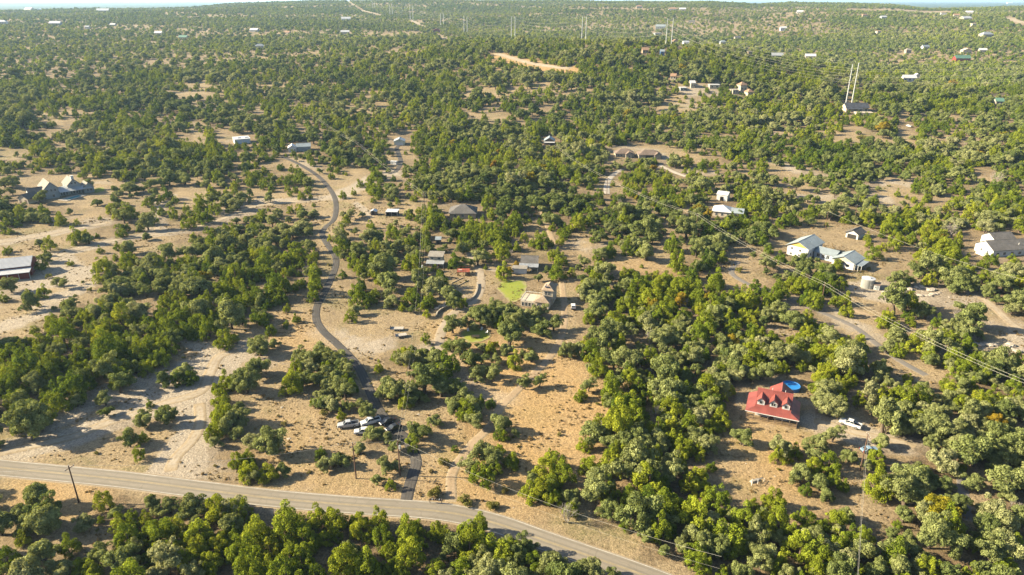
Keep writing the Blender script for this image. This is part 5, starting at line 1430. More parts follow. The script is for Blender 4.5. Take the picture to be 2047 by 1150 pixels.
# picture x of the foot, forward distance, picture y of the top
TW = [(2450, 560, 60, 'off'), (1699, 690, 128, 'rightmost pair, above the navy-roofed house'), (1337, 950, 37, 'second pair from the right, on the ridge top'), (1167, 1240, 33, 'third pair from the right, behind the ridge'),
      (1026, 1450, 33, 'fourth pair from the right'), (931, 1780, 32, 'fifth pair from the right'), (884, 1960, 27, 'sixth pair from the right, near the red barn'), (823, 2150, 11, 'seventh pair from the right, at the cleared strip'),
      (782, 2450, 9, 'eighth pair from the right, below the cleared swath'), (747, 2800, 3, 'ninth pair from the right, on the cleared swath'), (722, 3200, -4, 'farthest pair, high on the cleared swath')]
CIRC = [[], []]
bases = []
for (px, rr, pt, lb) in TW:
    b_ = (PH / 2 - pt) / FPX
    hgt = 40.0; P = None
    for _ in range(6):
        a_ = (px - PW / 2) / FPX
        z_ = P.z if P else 30.0
        x_ = a_ * (rr * _c + (CAM_H - z_) * _s)
        P = Vector((x_, rr, float(terrain(x_, rr))))
        hgt = CAM_H + rr * (-_s + b_ * _c) / (_c + b_ * _s) - P.z
    bases.append((P, hgt, lb)); print('TOWER', lb, [round(v) for v in P], round(hgt, 1))
for i, (P, hgt, lb) in enumerate(bases):
    Pn = bases[min(i + 1, len(bases) - 1)][0]; Pp = bases[max(i - 1, 0)][0]
    d = Vector((Pn.x - Pp.x, Pn.y - Pp.y, 0)).normalized(); nrm = Vector((d.y, -d.x, 0))
    sep = 3.6 if i > 2 else 4.2
    for s in (0, 1):
        side = Vector((1, 0.0, 0)) * (sep if s else -sep)
        B = Vector((P.x + side.x, P.y + (6 if s else 0), 0)); B.z = float(terrain(B.x, B.y))
        rz = math.atan2(nrm.y, nrm.x); att = []
        fat = 1.0 if i < 3 else 1.3
        if lb != 'off':
            r = empty('transmission_pole', B, rz, ('left' if s == 0 else 'right') + ' tall steel pole of the ' + lb, 'power pole', 'steel transmission poles')
            LANDMARK[r['label']] = (B.x, B.y)
            MB().tube((0, 0, -2), (0, 0, hgt), .62 * fat, .36 * fat, 12).build('shaft', STEEL, r)
        for q, z in enumerate((hgt - .5, hgt - 5, hgt - 10.5, hgt - 16)):
            ln = 1.6 if q == 0 else 2.6
            sg = 1 if s else -1
            if lb != 'off' and i < 7:
                MB().tube((0, 0, z), (sg * ln, 0, z + .5), .16, .08, 6).build('arm', STEEL, r)
                if q: MB().tube((sg * ln, 0, z + .45), (sg * ln, 0, z - .9), .10, .10, 6).build('insulator', CERAM, r)
            off = Vector((math.cos(rz) * sg * ln, math.sin(rz) * sg * ln, z + (.5 if q == 0 else -.9)))
            att.append(B + off)
        CIRC[s].append(att)
WN = ['shield', 'top', 'middle', 'bottom']
for s in (0, 1):
    for q in range(4):
        pts = []; rads = []
        for i in range(len(CIRC[s]) - 1):
            a, b = CIRC[s][i][q], CIRC[s][i + 1][q]
            sag = (b - a).length ** 2 / 9000.0; n = 14
            for k in range(n):
                pts.append(a + (b - a) * (k / n) - Vector((0, 0, sag * 4 * (k / n) * (1 - k / n))))
        pts.append(CIRC[s][-1][q])
        base = pts[0].copy()
        rr = [.028 if q == 0 else .045 for p in pts]
        o = MB().path([p - base for p in pts], rr, 4).build('transmission_line', WIREM, None, base)
        tag(o, f"{WN[q]} conductor wire along the {'left' if s == 0 else 'right'} row of tall steel poles", 'wire', 'transmission wires')
# ------------------------------------------------------------------ trees
def crown_mesh(name, lobes, per, leaf, mat, seed, jit=0.48, up=0.25):
    """crown from leaf-sized faces spread over the skins of many lobes; lobes = (centre, radii)"""
    rg = np.random.default_rng(seed); V = []; LV = []
    for (c, rd) in lobes:
        n = max(6, int(per * (rd[0] * rd[1]) ** 0.9))
        d = rg.normal(size=(n, 3)); d[:, 2] += up; d /= np.linalg.norm(d, axis=1)[:, None]
        d = d[d[:, 2] > -0.55]; n = len(d)
        p = np.array(c) + d * np.array(rd) * rg.uniform(0.72, 1.06, (n, 1))
        nn = d + rg.normal(size=(n, 3)) * jit; nn /= np.linalg.norm(nn, axis=1)[:, None]
        t = np.cross(nn, rg.normal(size=(n, 3))); t /= np.linalg.norm(t, axis=1)[:, None]; b = np.cross(nn, t)
        s = leaf * rg.uniform(0.6, 1.35, (n, 1)); k = rg.uniform(0.55, 1.0, (n, 1))
        V.append(np.stack([p - t * s, p - b * s * k, p + t * s, p + b * s * k], 1))
        LV.append(np.clip(rg.normal(rg.uniform(.2, .8), .16, n), 0, 1))
    V = np.concatenate(V); LV = np.concatenate(LV); nq = len(V)
    me = bpy.data.meshes.new(name)
    me.vertices.add(nq * 4); me.vertices.foreach_set('co', V.reshape(-1))
    me.loops.add(nq * 4); me.loops.foreach_set('vertex_index', np.arange(nq * 4, dtype=np.int32))
    me.polygons.add(nq); me.polygons.foreach_set('loop_start', np.arange(0, nq * 4, 4, dtype=np.int32)); me.polygons.foreach_set('loop_total', np.full(nq, 4, np.int32))
    a = me.attributes.new('leafvar', 'FLOAT', 'FACE'); a.data.foreach_set('value', LV.astype(np.float32))
    me.materials.append(mat); me.update(calc_edges=True)
    return me


def limbs(mb, rn, base, tips, r0):
    for tp in tips:
        mid = (Vector(base) * .55 + Vector(tp) * .45) + Vector((rn.uniform(-.08, .08), rn.uniform(-.08, .08), rn.uniform(-.02, .08)))
        mb.path([base, mid, tp], [r0, r0 * .7, r0 * .3], 6)


def oak_parts(seed, detail=1.0):
    """unit oak: crown about 1 wide radius .5, so scale = crown width"""
    rn = random.Random(seed); lobes = []
    hgt = rn.uniform(.60, .86); asp = rn.uniform(.72, 1.0)
    if detail >= 1:
        nc = rn.randint(7, 10); cl = []
        for i in range(nc):                              # a few boughs, each a ragged cluster of leaf masses
            a = 2 * math.pi * i / nc + rn.uniform(-.5, .5); q = rn.uniform(.05, .30) if i else .02
            cl.append((q * math.cos(a), q * math.sin(a) * asp, hgt * rn.uniform(.34, .78) * (1 - .8 * q), rn.uniform(.11, .19)))
        for (x, y, z, cr) in cl:
            for k in range(rn.randint(5, 8)):
                d = Vector((rn.gauss(0, 1), rn.gauss(0, 1), rn.gauss(.15, .7))).normalized() * cr * rn.uniform(.4, 1.1)
                s = rn.uniform(.055, .125)
                lobes.append(((x + d.x, y + d.y, max(.10, z + d.z)), (s, s, s * rn.uniform(.65, .95))))
    else:
        for i in range(11):
            a = rn.uniform(0, 2 * math.pi); q = math.sqrt(rn.random()) * .36
            top = hgt - .13 - .9 * q * q * rn.uniform(.6, 1.5); z = rn.uniform(max(.14, top - .40), top); s = rn.uniform(.12, .24)
            lobes.append(((q * math.cos(a), q * math.sin(a) * asp, z), (s, s, s * rn.uniform(.65, .95))))
    cm = crown_mesh('oak_crown', lobes, (14000 if detail >= 1 else 2600), .0175 if detail >= 1 else .048, M_OAK, seed)
    mb = MB(); nt = rn.choice((1, 2, 3))
    for k in range(nt):
        a = rn.uniform(0, 6.28); bx, by = .03 * math.cos(a) * (nt > 1), .03 * math.sin(a) * (nt > 1)
        top = (bx + rn.uniform(-.08, .08), by + rn.uniform(-.08, .08), rn.uniform(.22, .32))
        mb.path([(bx, by, -.12), ((bx + top[0]) / 2 + .01, (by + top[1]) / 2, .12), top], [.038, .030, .024], 7)
        tips = rn.sample(lobes, min(len(lobes), 7 if detail >= 1 else 2))
        limbs(mb, rn, top, [t[0] for t in tips], .018)
    return cm, mb.mesh('oak_trunk', M_BARK)


def juniper_parts(seed, detail=1.0):
    """unit juniper: a broad ragged dome of upright sprays, foliage nearly to the ground"""
    rn = random.Random(seed); lobes = []; mbt = MB()
    H = rn.uniform(.72, 1.0); asp = rn.uniform(.78, 1.0); lean = (rn.uniform(-.08, .08), rn.uniform(-.08, .08))
    for i in range(46 if detail >= 1 else 10):
        a = rn.uniform(0, 6.28); q = math.sqrt(rn.random()) * .36
        top = H * (1 - 1.15 * (q / .5) ** 1.7) * rn.uniform(.82, 1.1); z = rn.uniform(.06, 1.0) ** .75 * max(.2, top - .05)
        s = rn.uniform(.05, .115) * (1.0 if detail >= 1 else 1.55)
        lobes.append(((q * math.cos(a) + lean[0] * z, q * math.sin(a) * asp + lean[1] * z, z), (s, s, s * rn.uniform(1.0, 1.7))))
    for k in range(3):
        t = rn.choice(lobes)[0]; mbt.path([(0, 0, -.12), (t[0] * .5, t[1] * .5, t[2] * .45), t], [.030, .022, .006], 6)
    cm = crown_mesh('juniper_crown', lobes, 14000 if detail >= 1 else 2400, .0165 if detail >= 1 else .046, M_JUN, seed + 50, .62, .4)
    return cm, mbt.mesh('juniper_trunk', M_JBARK)


def shrub_parts(seed):
    rn = random.Random(seed); lobes = []
    for i in range(12):
        a = rn.uniform(0, 6.28); q = math.sqrt(rn.random()) * .36; s = rn.uniform(.12, .2)
        lobes.append(((q * math.cos(a), q * math.sin(a), rn.uniform(.12, .5 - q * .5)), (s, s, s)))
    mb = MB()
    for i in range(5):
        a = 1.256 * i; mb.path([(0, 0, -.1), (.12 * math.cos(a), .12 * math.sin(a), .15), (.28 * math.cos(a), .28 * math.sin(a), .38)], [.018, .014, .006], 5)
    return crown_mesh('shrub_crown', lobes, 4200, .034, M_SHRUB, seed + 90, .8), mb.mesh('shrub_stem', M_BARK)


def dead_parts(seed):
    rn = random.Random(seed); mb = MB()
    def grow(p, d, L, r, lv):
        q = p + d * L; mb.path([p, (p + q) / 2 + Vector((rn.uniform(-.04, .04), rn.uniform(-.04, .04), 0)) * L * 3, q], [r, r * .8, r * .55], 5)
        if lv == 0: return
        for k in range(3):
            nd = (d + Vector((rn.uniform(-.8, .8), rn.uniform(-.8, .8), rn.uniform(-.1, .6)))).normalized(); grow(q if k else (p + q) / 2, nd, L * rn.uniform(.6, .8), r * .55, lv - 1)
    for k in range(3): grow(Vector((rn.uniform(-.03, .03), rn.uniform(-.03, .03), -.05)), Vector((rn.uniform(-.5, .5), rn.uniform(-.5, .5), 1)).normalized(), .32, .022, 4)
    return mb.mesh('dead_branches', M_DEAD)


OAKS = [oak_parts(s) for s in range(1, 13)]
JUNS = [juniper_parts(s) for s in range(13, 25)]
SHRUBS = [shrub_parts(s) for s in range(31, 35)]
DEADS = [dead_parts(s) for s in range(41, 44)]
OAKS_F = [oak_parts(s, .5) for s in range(61, 65)]
JUNS_F = [juniper_parts(s, .5) for s in range(71, 75)]

# trees that stand alone in the photograph: crown middle in the picture, crown width in picture units, kind (o oak, j juniper, s shrub, g yellowing, d dead)
LONE = [(958, 742, 58, 'o'), (1062, 712, 42, 'o'), (1050, 766, 44, 'o'), (1078, 762, 40, 'o'), (1134, 703, 44, 'o'), (1155, 698, 48, 'o'), (1084, 660, 58, 'o'), (1108, 650, 46, 'o'), (1176, 770, 48, 'o'),
        (880, 780, 58, 'o'), (912, 776, 52, 'o'), (948, 815, 62, 'o'), (905, 812, 52, 'o'), (950, 842, 50, 'o'), (1002, 850, 56, 'o'), (1030, 860, 30, 'o'), (966, 905, 74, 'o'), (938, 932, 56, 'o'), (985, 920, 56, 'o'),
        (1115, 925, 60, 'j'), (1090, 945, 66, 'j'), (1130, 955, 62, 'j'), (1085, 985, 56, 'j'), (1110, 995, 46, 'j'), (868, 976, 30, 's'), (930, 992, 34, 's'), (985, 1000, 32, 's'), (1010, 970, 22, 's'), (886, 914, 26, 's'), (1135, 1030, 52, 'd'),
        (367, 747, 62, 'o'), (208, 798, 54, 'o'), (286, 838, 56, 'o'), (330, 836, 52, 'o'), (258, 880, 52, 'o'), (275, 905, 36, 'j'), (440, 795, 46, 'j'), (448, 830, 58, 'j'), (455, 760, 50, 'j'), (520, 700, 58, 'o'), (505, 690, 40, 'o'),
        (700, 634, 36, 'j'), (572, 613, 22, 'j'), (570, 640, 18, 'j'), (592, 634, 24, 'j'), (804, 611, 20, 'j'), (841, 612, 26, 'j'), (605, 725, 62, 'o'), (640, 700, 62, 'o'), (668, 725, 58, 'o'), (690, 738, 54, 'o'), (635, 760, 56, 'o'), (683, 778, 58, 'o'), (660, 748, 56, 'o'),
        (625, 797, 18, 'j'), (645, 818, 24, 's'), (688, 803, 18, 's'), (756, 733, 28, 'j'), (722, 802, 38, 'o'), (735, 825, 48, 'o'), (682, 825, 26, 'j'), (678, 918, 56, 'o'), (718, 893, 38, 'o'), (748, 864, 58, 'o'), (772, 868, 42, 'o'), (786, 890, 40, 'o'), (770, 932, 52, 'o'), (792, 925, 40, 'o'), (752, 955, 40, 'o'), (780, 965, 30, 'j'),
        (1486, 876, 58, 'o'), (1765, 880, 46, 'o'), (1652, 790, 70, 'o'), (1662, 820, 76, 'o'), (1640, 805, 50, 'o'), (1558, 890, 48, 'o'), (1640, 885, 62, 'o'), (1665, 870, 58, 'o'), (1625, 905, 56, 'o'), (1600, 950, 64, 'o'), (1640, 965, 58, 'o'), (1700, 910, 46, 'o'), (1755, 910, 44, 'j'),
        (1660, 690, 80, 'o'), (1700, 700, 78, 'o'), (1680, 730, 70, 'o'), (1790, 620, 84, 'o'), (1815, 605, 60, 'j'), (1940, 650, 90, 'o'), (1915, 665, 60, 'o'), (1790, 680, 70, 'o'), (1830, 690, 60, 'j'),
        (1165, 588, 40, 'o'), (1032, 525, 26, 'g'), (1018, 538, 26, 'g'), (1192, 292, 22, 'g'), (1120, 275, 16, 'g'), (1360, 605, 42, 'g'), (1450, 625, 36, 'g'), (1415, 595, 34, 'g'), (1462, 690, 50, 'g'), (1120, 700, 20, 's'), (1060, 690, 16, 's'), (830, 1040, 30, 'g'), (1415, 430, 26, 'g'),
        (1300, 680, 44, 'd'), (1212, 850, 40, 'd'), (1315, 825, 36, 'd'), (1905, 465, 46, 'd'), (1990, 370, 40, 'd'), (1265, 545, 34, 'o'), (1440, 490, 50, 'o'), (1445, 515, 30, 'j'), (1400, 495, 46, 'o'), (82, 530, 34, 'j'), (97, 547, 18, 's'), (112, 562, 28, 'o'), (20, 575, 46, 'o'),
        (140, 522, 18, 'j'), (98, 492, 34, 'j'), (152, 478, 44, 'j'), (258, 485, 20, 'o'), (234, 492, 24, 'j'), (200, 498, 20, 'j'), (292, 472, 26, 'o'), (230, 512, 18, 'j'), (258, 508, 22, 'j'), (178, 372, 34, 'o'), (165, 350, 24, 'j'), (80, 400, 40, 'o'), (25, 370, 40, 'o'),
        (960, 640, 60, 'o'), (925, 690, 46, 'o'), (905, 655, 52, 'o'), (920, 700, 60, 'o'), (900, 690, 44, 'o'), (945, 632, 46, 'o'), (985, 640, 58, 'o'), (1015, 635, 64, 'o'), (1040, 640, 60, 'o'), (996, 620, 46, 'o'), (985, 690, 26, 'g')]

LONE += [(1060, 1088, 56, 'o'), (1112, 1114, 62, 'o'), (1168, 1136, 60, 'o'), (1015, 1078, 48, 'o'), (1225, 1150, 46, 'o'), (838, 868, 62, 'o'), (826, 884, 44, 'j')]
trees = []                                              # x, y, width, kind, tint, seed
for (px, py, wpx, k) in LONE:
    P = at(px, py, 2.2); _, _, dp = project(P.x, P.y, P.z + 2)
    w = wpx * float(dp) / FPX
    tint = {'o': .55, 'j': .6, 's': .5, 'g': .5, 'd': .5}[k] + random.uniform(-.25, .25)
    trees.append([P.x, P.y, w, k, tint])
n_lone = len(trees)

# scattered woods following the cover map
def candidates(r0, r1, n, half=44):
    th = np.radians(RNG.uniform(-half, half, n)); r = np.sqrt(RNG.uniform(r0 * r0, r1 * r1, n))
    return r * np.sin(th), r * np.cos(th)


def keep_ok(x, y, z, w, h, strict=True):
    """False where a crown would stand on or hide something the photograph shows"""
    px, py, dp = project(x, y, z + h * .55); s = FPX / dp; rx = w * .46 * s; ry = h * .5 * s
    ok = np.ones(len(x), bool)
    for (fx, fy, fr) in FOOT: ok &= np.hypot(x - fx, y - fy) > fr + w * .35
    for (x0, y0, x1, y1) in KEEP: ok &= ~((px + rx > x0) & (px - rx < x1) & (py + ry * .8 > y0) & (py - ry < y1))
    for pts, wid in ROADPX:
        P = np.array(pts, float)
        for a, b in zip(P, P[1:]):
            d = b - a; t = np.clip(((px - a[0]) * d[0] + (py - a[1]) * d[1]) / max(d @ d, 1e-6), 0, 1)
            dx, dy = px - a[0] - t * d[0], py - a[1] - t * d[1]
            ok &= (dx / (rx * .85 + wid * .25 * s)) ** 2 + (dy / (ry * .85 + wid * .12 * s)) ** 2 > 1
    ok &= np.array([min((c.x - p.x) ** 2 + (c.y - p.y) ** 2 for p in RDS[::4]) > (3.9 + ww * .36) ** 2 if c.y < 260 else True for c, ww in zip([Vector((a, b)) for a, b in zip(x, y)], w)])
    return ok


HASH = {}
def hput(x, y, w): HASH.setdefault((int(x // 8), int(y // 8)), []).append((x, y, w))
def hfree(x, y, w, k):
    for i in (-1, 0, 1):
        for j in (-1, 0, 1):
            for (a, b, c) in HASH.get((int(x // 8) + i, int(y // 8) + j), ()):
                if (a - x) ** 2 + (b - y) ** 2 < (k * (w + c) / 2) ** 2: return False
    return True


for t in trees: hput(t[0], t[1], t[2])


def density(c, x, y, w, h):
    r = np.hypot(x, y); z = terrain(x, y)
    z2 = terrain(x * 1.03, y * 1.03)
    slope = (z2 - z) / (0.03 * r)
    tan_a = np.maximum((CAM_H - z) / r + np.clip(slope, -.03, .2), 0.03)
    return -np.log(1 - np.clip(c, 0, .985)) / (w * (w * .75 + .62 * h / tan_a))


NMAX = 0.13
area = math.radians(88) / 2 * (1050 ** 2 - 92 ** 2)
cx, cy = candidates(92, 1050, int(area * NMAX))
cz = terrain(cx, cy)
spc = lump(cx, cy, 34, 7.0) + RNG.normal(0, .9, len(cx))
isoak = spc > 0.12
cw = np.where(isoak, np.clip(5.6 * np.exp(RNG.normal(0, .36, len(cx))), 2.4, 12.0), np.clip(4.4 * np.exp(RNG.normal(0, .36, len(cx))), 1.9, 8.5))
cw = cw * np.interp(np.hypot(cx, cy), [100, 350, 600, 1000], [1.3, 1.3, 1.45, 1.6])
ch_ = np.where(isoak, cw * .74, cw * .86)
kpx, kpy, _ = project(cx, cy, cz + ch_ * .5)
cc = cover_at(kpx, kpy, cx, cy)
acc = RNG.random(len(cx)) < 1.9 * density(cc, cx, cy, 6.7, 5.3) / NMAX
idx = np.nonzero(acc)[0]
idx = idx[keep_ok(cx[idx], cy[idx], cz[idx], cw[idx], ch_[idx])]
gx_t = lump(cx, cy, 60, 9.0)
for i in idx:
    small = cc[i] < .3
    w = cw[i] * (.55 if small else 1.0)
    if not hfree(cx[i], cy[i], w, .31 if not small else .6): continue
    hput(cx[i], cy[i], w)
    u = RNG.random()
    kind = ('s' if small and u < .45 else 'd' if u > .992 else 'o' if isoak[i] else 'j')
    if kind == 's': w *= .8
    if kind == 'd': w = min(w, 4.2)
    if kind in 'oj' and RNG.random() < .006: kind = 'g'
    trees.append([cx[i], cy[i], w, kind, float(np.clip(.44 + .19 * gx_t[i] + RNG.normal(0, .22), 0, 1))])

# ordinal words for labels
ORD = ['nearest', 'second', 'third', 'fourth', 'fifth', 'sixth', 'seventh', 'eighth', 'ninth', 'tenth', 'eleventh', 'twelfth', 'thirteenth', 'fourteenth', 'fifteenth', 'sixteenth', 'seventeenth', 'eighteenth', 'nineteenth', 'twentieth']
TENS = {2: 'twenty', 3: 'thirty', 4: 'forty', 5: 'fifty', 6: 'sixty', 7: 'seventy', 8: 'eighty', 9: 'ninety'}
def ordinal(n):
    if n < 20: return ORD[n]
    t, u = divmod(n + 1, 10)
    if n >= 99: return 'hundredth' if n == 99 else 'hundred-and-' + ('first' if n == 100 else ordinal(n - 100))
    return TENS[t][:-1] + 'ieth' if u == 0 else TENS[t] + '-' + ('first' if u == 1 else ORD[u - 1])


SHORT = {
    'red metal roofed house with three white dormers and a front porch': 'the red-roofed house', 'white house with blue-grey metal roofs and ochre gable fronts': 'the ochre-gabled house',
    'white house with a broad charcoal shingle roof at the right picture edge': 'the charcoal-roofed house', 'blue-grey farmhouse with steep gables, chimney and a long metal porch': 'the farmhouse',
    'long red barn with a white ribbed metal roof and open front awning': 'the red barn', 'low house with a grey hipped roof sunk among large oaks': 'the hip-roofed house',
    'pale two-level cottage with sloping grey porch roof beside the utility pole': 'the two-level cottage', 'grey-roofed house with a bright metal verandah beside the yellowing tree': 'the verandah house',
    'cream two-storey villa with tan hipped roofs and a railed terrace': 'the terrace villa', 'galvanised round water tank with a pale conical lid': 'the water tank',
    'silver-white crew cab pickup parked on dry grass above the road': 'the silver pickup', 'white crew cab pickup parked on the pale track by the red-roofed house': 'the lone white pickup',
    'white station wagon parked at the edge of the tan track': 'the white station wagon', 'pale flatbed trailer, the uphill one of two on the bare field': 'the flatbed trailers',
    'row of mailboxes on a brown plank stand at the roadside': 'the mailboxes', 'leaning-looking brown utility pole left of the road bushes': 'the leaning roadside pole',
    'utility pole in the tan clearing before the yellow bush': 'the clearing pole', 'dark utility pole beside the worn grey lane': 'the pole by the grey lane',
    'utility pole at the right picture edge': 'the right-edge pole', 'tall slim utility pole in the woods below the white pickup': 'the slim woods pole',
    'open-fronted shed with flat white roof and dark inside': 'the open shed', 'pale green garage with white door at the end of the black lane': 'the pale garage',
    'brown-roofed stone house with a dark double garage door': 'the stone house', 'utility pole between two oaks above the road': 'the pole above the road', 'house with a broad pale blue-white roof behind a yellow-green bush': 'the pale blue-roofed house',
    'curved pale stone wall below the gravel parking yard': 'the curved stone wall'}
LMS = [(SHORT[k], v) for k, v in LANDMARK.items() if k in SHORT]
for nm, p in (('the driveway bend', (633, 630)), ('the rocky white clearing', (410, 745)), ('the meadow track bend', (985, 840)), ('the lower road edge', (1090, 1082)), ('the woodland lane', (1925, 985)), ('the left road end', (30, 938)), ('the upper driveway bend', (648, 470)), ('the mid-slope track', (1240, 700)), ('the lower driveway curve', (720, 745)), ('the white track fork', (316, 466))):
    v = at(*p); LMS.append((nm, (v.x, v.y)))
LXY = np.array([v for _, v in LMS])
T = np.array([[t[0], t[1], t[2]] for t in trees]); TK = np.array([t[3] for t in trees])
KN = {'o': 'live oak', 'j': 'juniper', 's': 'shrub', 'g': 'yellow tree', 'd': 'dead tree'}


def look(t):
    x, y, w, k, tint = t
    size = 'large' if w > 7.5 else 'small' if w < 4 else 'mid-sized'
    if k == 'o': c = 'dark green' if tint < .35 else 'grey-green' if tint < .7 else 'pale olive'
    elif k == 'j': c = 'dark green' if tint < .35 else 'bright green' if tint < .7 else 'yellow-green'
    elif k == 's': c = 'olive'
    elif k == 'g': c = 'orange-leaved' if tint > .6 else 'golden'
    else: c = 'grey'
    return f'{size} {c}'


USED = set()


def tree_label(i):
    x, y, w, k, tint = trees[i]
    d = np.hypot(LXY[:, 0] - x, LXY[:, 1] - y); j = int(np.argmin(d)); lx, ly = LXY[j]
    def sector(X, Y):
        a = np.degrees(np.arctan2(Y - ly, X - lx))
        return np.where(np.abs(a) <= 45, 0, np.where((a > 45) & (a < 135), 1, np.where(np.abs(a) >= 135, 2, 3)))
    s = int(sector(np.array(x), np.array(y)))
    m = (TK == k) & INV; m &= sector(T[:, 0], T[:, 1]) == s
    rank = int((np.hypot(T[m, 0] - lx, T[m, 1] - ly) < d[j] - 1e-9).sum())
    side = ('right of', 'behind', 'left of', 'in front of')[s]
    word = {'o': 'oak', 'j': 'juniper', 's': 'shrub', 'g': 'yellow tree', 'd': 'dead tree'}[k]
    while (rank, word, side, j) in USED: rank += 1
    USED.add((rank, word, side, j))
    return f'{look(trees[i])} {KN[k] if k != "g" else "tree"}, {ordinal(rank)} {word} {side} {LMS[j][0]}'


px, py, dp = project(T[:, 0], T[:, 1], terrain(T[:, 0], T[:, 1]) + T[:, 2] * .4)
INV = inview = (px > -25) & (px < 2072) & (py > -5) & (py < 1175)
size = np.where(inview, T[:, 2] / dp, 0)
solo = set()
for k, cap in (('o', 300), ('j', 300), ('s', 160), ('g', 60), ('d', 40)):
    ids = np.nonzero((TK == k) & inview)[0]; ids = ids[np.argsort(-size[ids])][:cap]
    solo.update(int(i) for i in ids)
NAMES = {'o': 'live_oak_tree', 'j': 'juniper_tree', 's': 'shrub', 'g': 'autumn_tree', 'd': 'dead_tree'}
GRP = {'o': 'live oaks of the near land', 'j': 'junipers of the near land', 's': 'shrubs on the open ground', 'g': 'yellowing trees', 'd': 'bare dead trees'}
rest = {'o': [], 'j': [], 's': []}
for i, t in enumerate(trees):
    x, y, w, k, tint = t
    if i not in solo:
        rest[k if k in rest else 'o'].append(t); continue
    z = float(terrain(x, y)); rz = random.uniform(0, 6.28)
    root = bpy.data.objects.new(NAMES[k], None); root.location = (x, y, z); root.rotation_euler = (0, 0, rz); root.scale = (w, w * random.uniform(.82, 1.15), w * random.uniform(.82, 1.2))
    root.empty_display_size = .3
    link(root); tag(root, tree_label(i), 'shrub' if k == 's' else 'tree', GRP[k])
    if k == 'd':
        link(bpy.data.objects.new('branches', DEADS[i % 3]), root); continue
    src = OAKS if k in 'og' else JUNS if k == 'j' else SHRUBS
    cm, tm = src[random.randrange(len(src))]
    c = bpy.data.objects.new('crown', cm); link(c, root); c['tint'] = float(tint)
    link(bpy.data.objects.new('stem' if k == 's' else 'trunk', tm), root)
    if k == 'g':
        c.material_slots[0].link = 'OBJECT'; c.material_slots[0].material = M_GOLD

# ------------------------------------------------------------------ the rest of the woods, scrub and grass: masses nobody counts
def source(name, meshes):
    """one joined mesh (crown + trunk) per variant in a collection that is not part of the scene"""
    col = bpy.data.collections.new(name)
    for k, parts in enumerate(meshes):
        if len(parts) == 1:
            me = parts[0]
        else:
            cm, tm = parts
            nv = len(cm.vertices); co = np.empty(nv * 3, np.float32); cm.vertices.foreach_get('co', co)
            tv = np.empty(len(tm.vertices) * 3, np.float32); tm.vertices.foreach_get('co', tv)
            faces = [tuple(p.vertices) for p in cm.polygons] + [tuple(v + nv for v in p.vertices) for p in tm.polygons]
            me = bpy.data.meshes.new(name); me.from_pydata(np.concatenate([co, tv]).reshape(-1, 3).tolist(), [], faces)
            lv = np.full(len(faces), .5, np.float32); buf = np.empty(len(cm.polygons), np.float32); cm.attributes['leafvar'].data.foreach_get('value', buf); lv[:len(buf)] = buf
            me.attributes.new('leafvar', 'FLOAT', 'FACE').data.foreach_set('value', lv)
            me.materials.append(cm.materials[0]); me.materials.append(tm.materials[0])
            mi = np.zeros(len(faces), np.int32); mi[len(cm.polygons):] = 1; me.polygons.foreach_set('material_index', mi); me.update()
        col.objects.link(bpy.data.objects.new('%s_%d' % (name, k), me))
    return col


def scatter(name, pts, scl, rot, tint, col, nvar, label):
    n = len(pts)
    me = bpy.data.meshes.new(name); me.vertices.add(n); me.vertices.foreach_set('co', np.asarray(pts, np.float32).ravel())
    for nm, ty, v in (('scl', 'FLOAT_VECTOR', scl), ('rot', 'FLOAT_VECTOR', rot), ('tint', 'FLOAT', tint)):
        a = me.attributes.new(nm, ty, 'POINT'); a.data.foreach_set('vector' if ty == 'FLOAT_VECTOR' else 'value', np.asarray(v, np.float32).ravel())
    a = me.attributes.new('idx', 'INT', 'POINT'); a.data.foreach_set('value', RNG.integers(0, nvar, n).astype(np.int32))
    o = tag(link(bpy.data.objects.new(name, me)), label, None, None, 'stuff')
    ng = bpy.data.node_groups.new(name, 'GeometryNodeTree')
    ng.interface.new_socket('Geometry', in_out='INPUT', socket_type='NodeSocketGeometry'); ng.interface.new_socket('Geometry', in_out='OUTPUT', socket_type='NodeSocketGeometry')
    gi, go = ng.nodes.new('NodeGroupInput'), ng.nodes.new('NodeGroupOutput')
    ci = ng.nodes.new('GeometryNodeCollectionInfo'); ci.inputs['Collection'].default_value = col; ci.inputs['Separate Children'].default_value = True; ci.inputs['Reset Children'].default_value = True
    ip = ng.nodes.new('GeometryNodeInstanceOnPoints'); ip.inputs['Pick Instance'].default_value = True
    def na(nm, ty):
        nd = ng.nodes.new('GeometryNodeInputNamedAttribute'); nd.data_type = ty; nd.inputs['Name'].default_value = nm; return nd.outputs['Attribute']
    e2r = ng.nodes.new('FunctionNodeEulerToRotation')
    L_ = ng.links.new
    L_(gi.outputs[0], ip.inputs['Points']); L_(ci.outputs[0], ip.inputs['Instance']); L_(na('idx', 'INT'), ip.inputs['Instance Index'])
    L_(na('rot', 'FLOAT_VECTOR'), e2r.inputs[0]); L_(e2r.outputs[0], ip.inputs['Rotation']); L_(na('scl', 'FLOAT_VECTOR'), ip.inputs['Scale'])
    L_(ip.outputs[0], go.inputs[0])
    md = o.modifiers.new('scatter', 'NODES'); md.node_group = ng
    return o


def pack(lst):
    A = np.array([[t[0], t[1], t[2], t[4]] for t in lst]); n = len(A)
    P = np.stack([A[:, 0], A[:, 1], terrain(A[:, 0], A[:, 1])], 1)
    s = np.stack([A[:, 2], A[:, 2], A[:, 2] * RNG.uniform(.85, 1.15, n)], 1); r = np.zeros((n, 3)); r[:, 2] = RNG.uniform(0, 6.28, n)
    return P, s, r, A[:, 3]


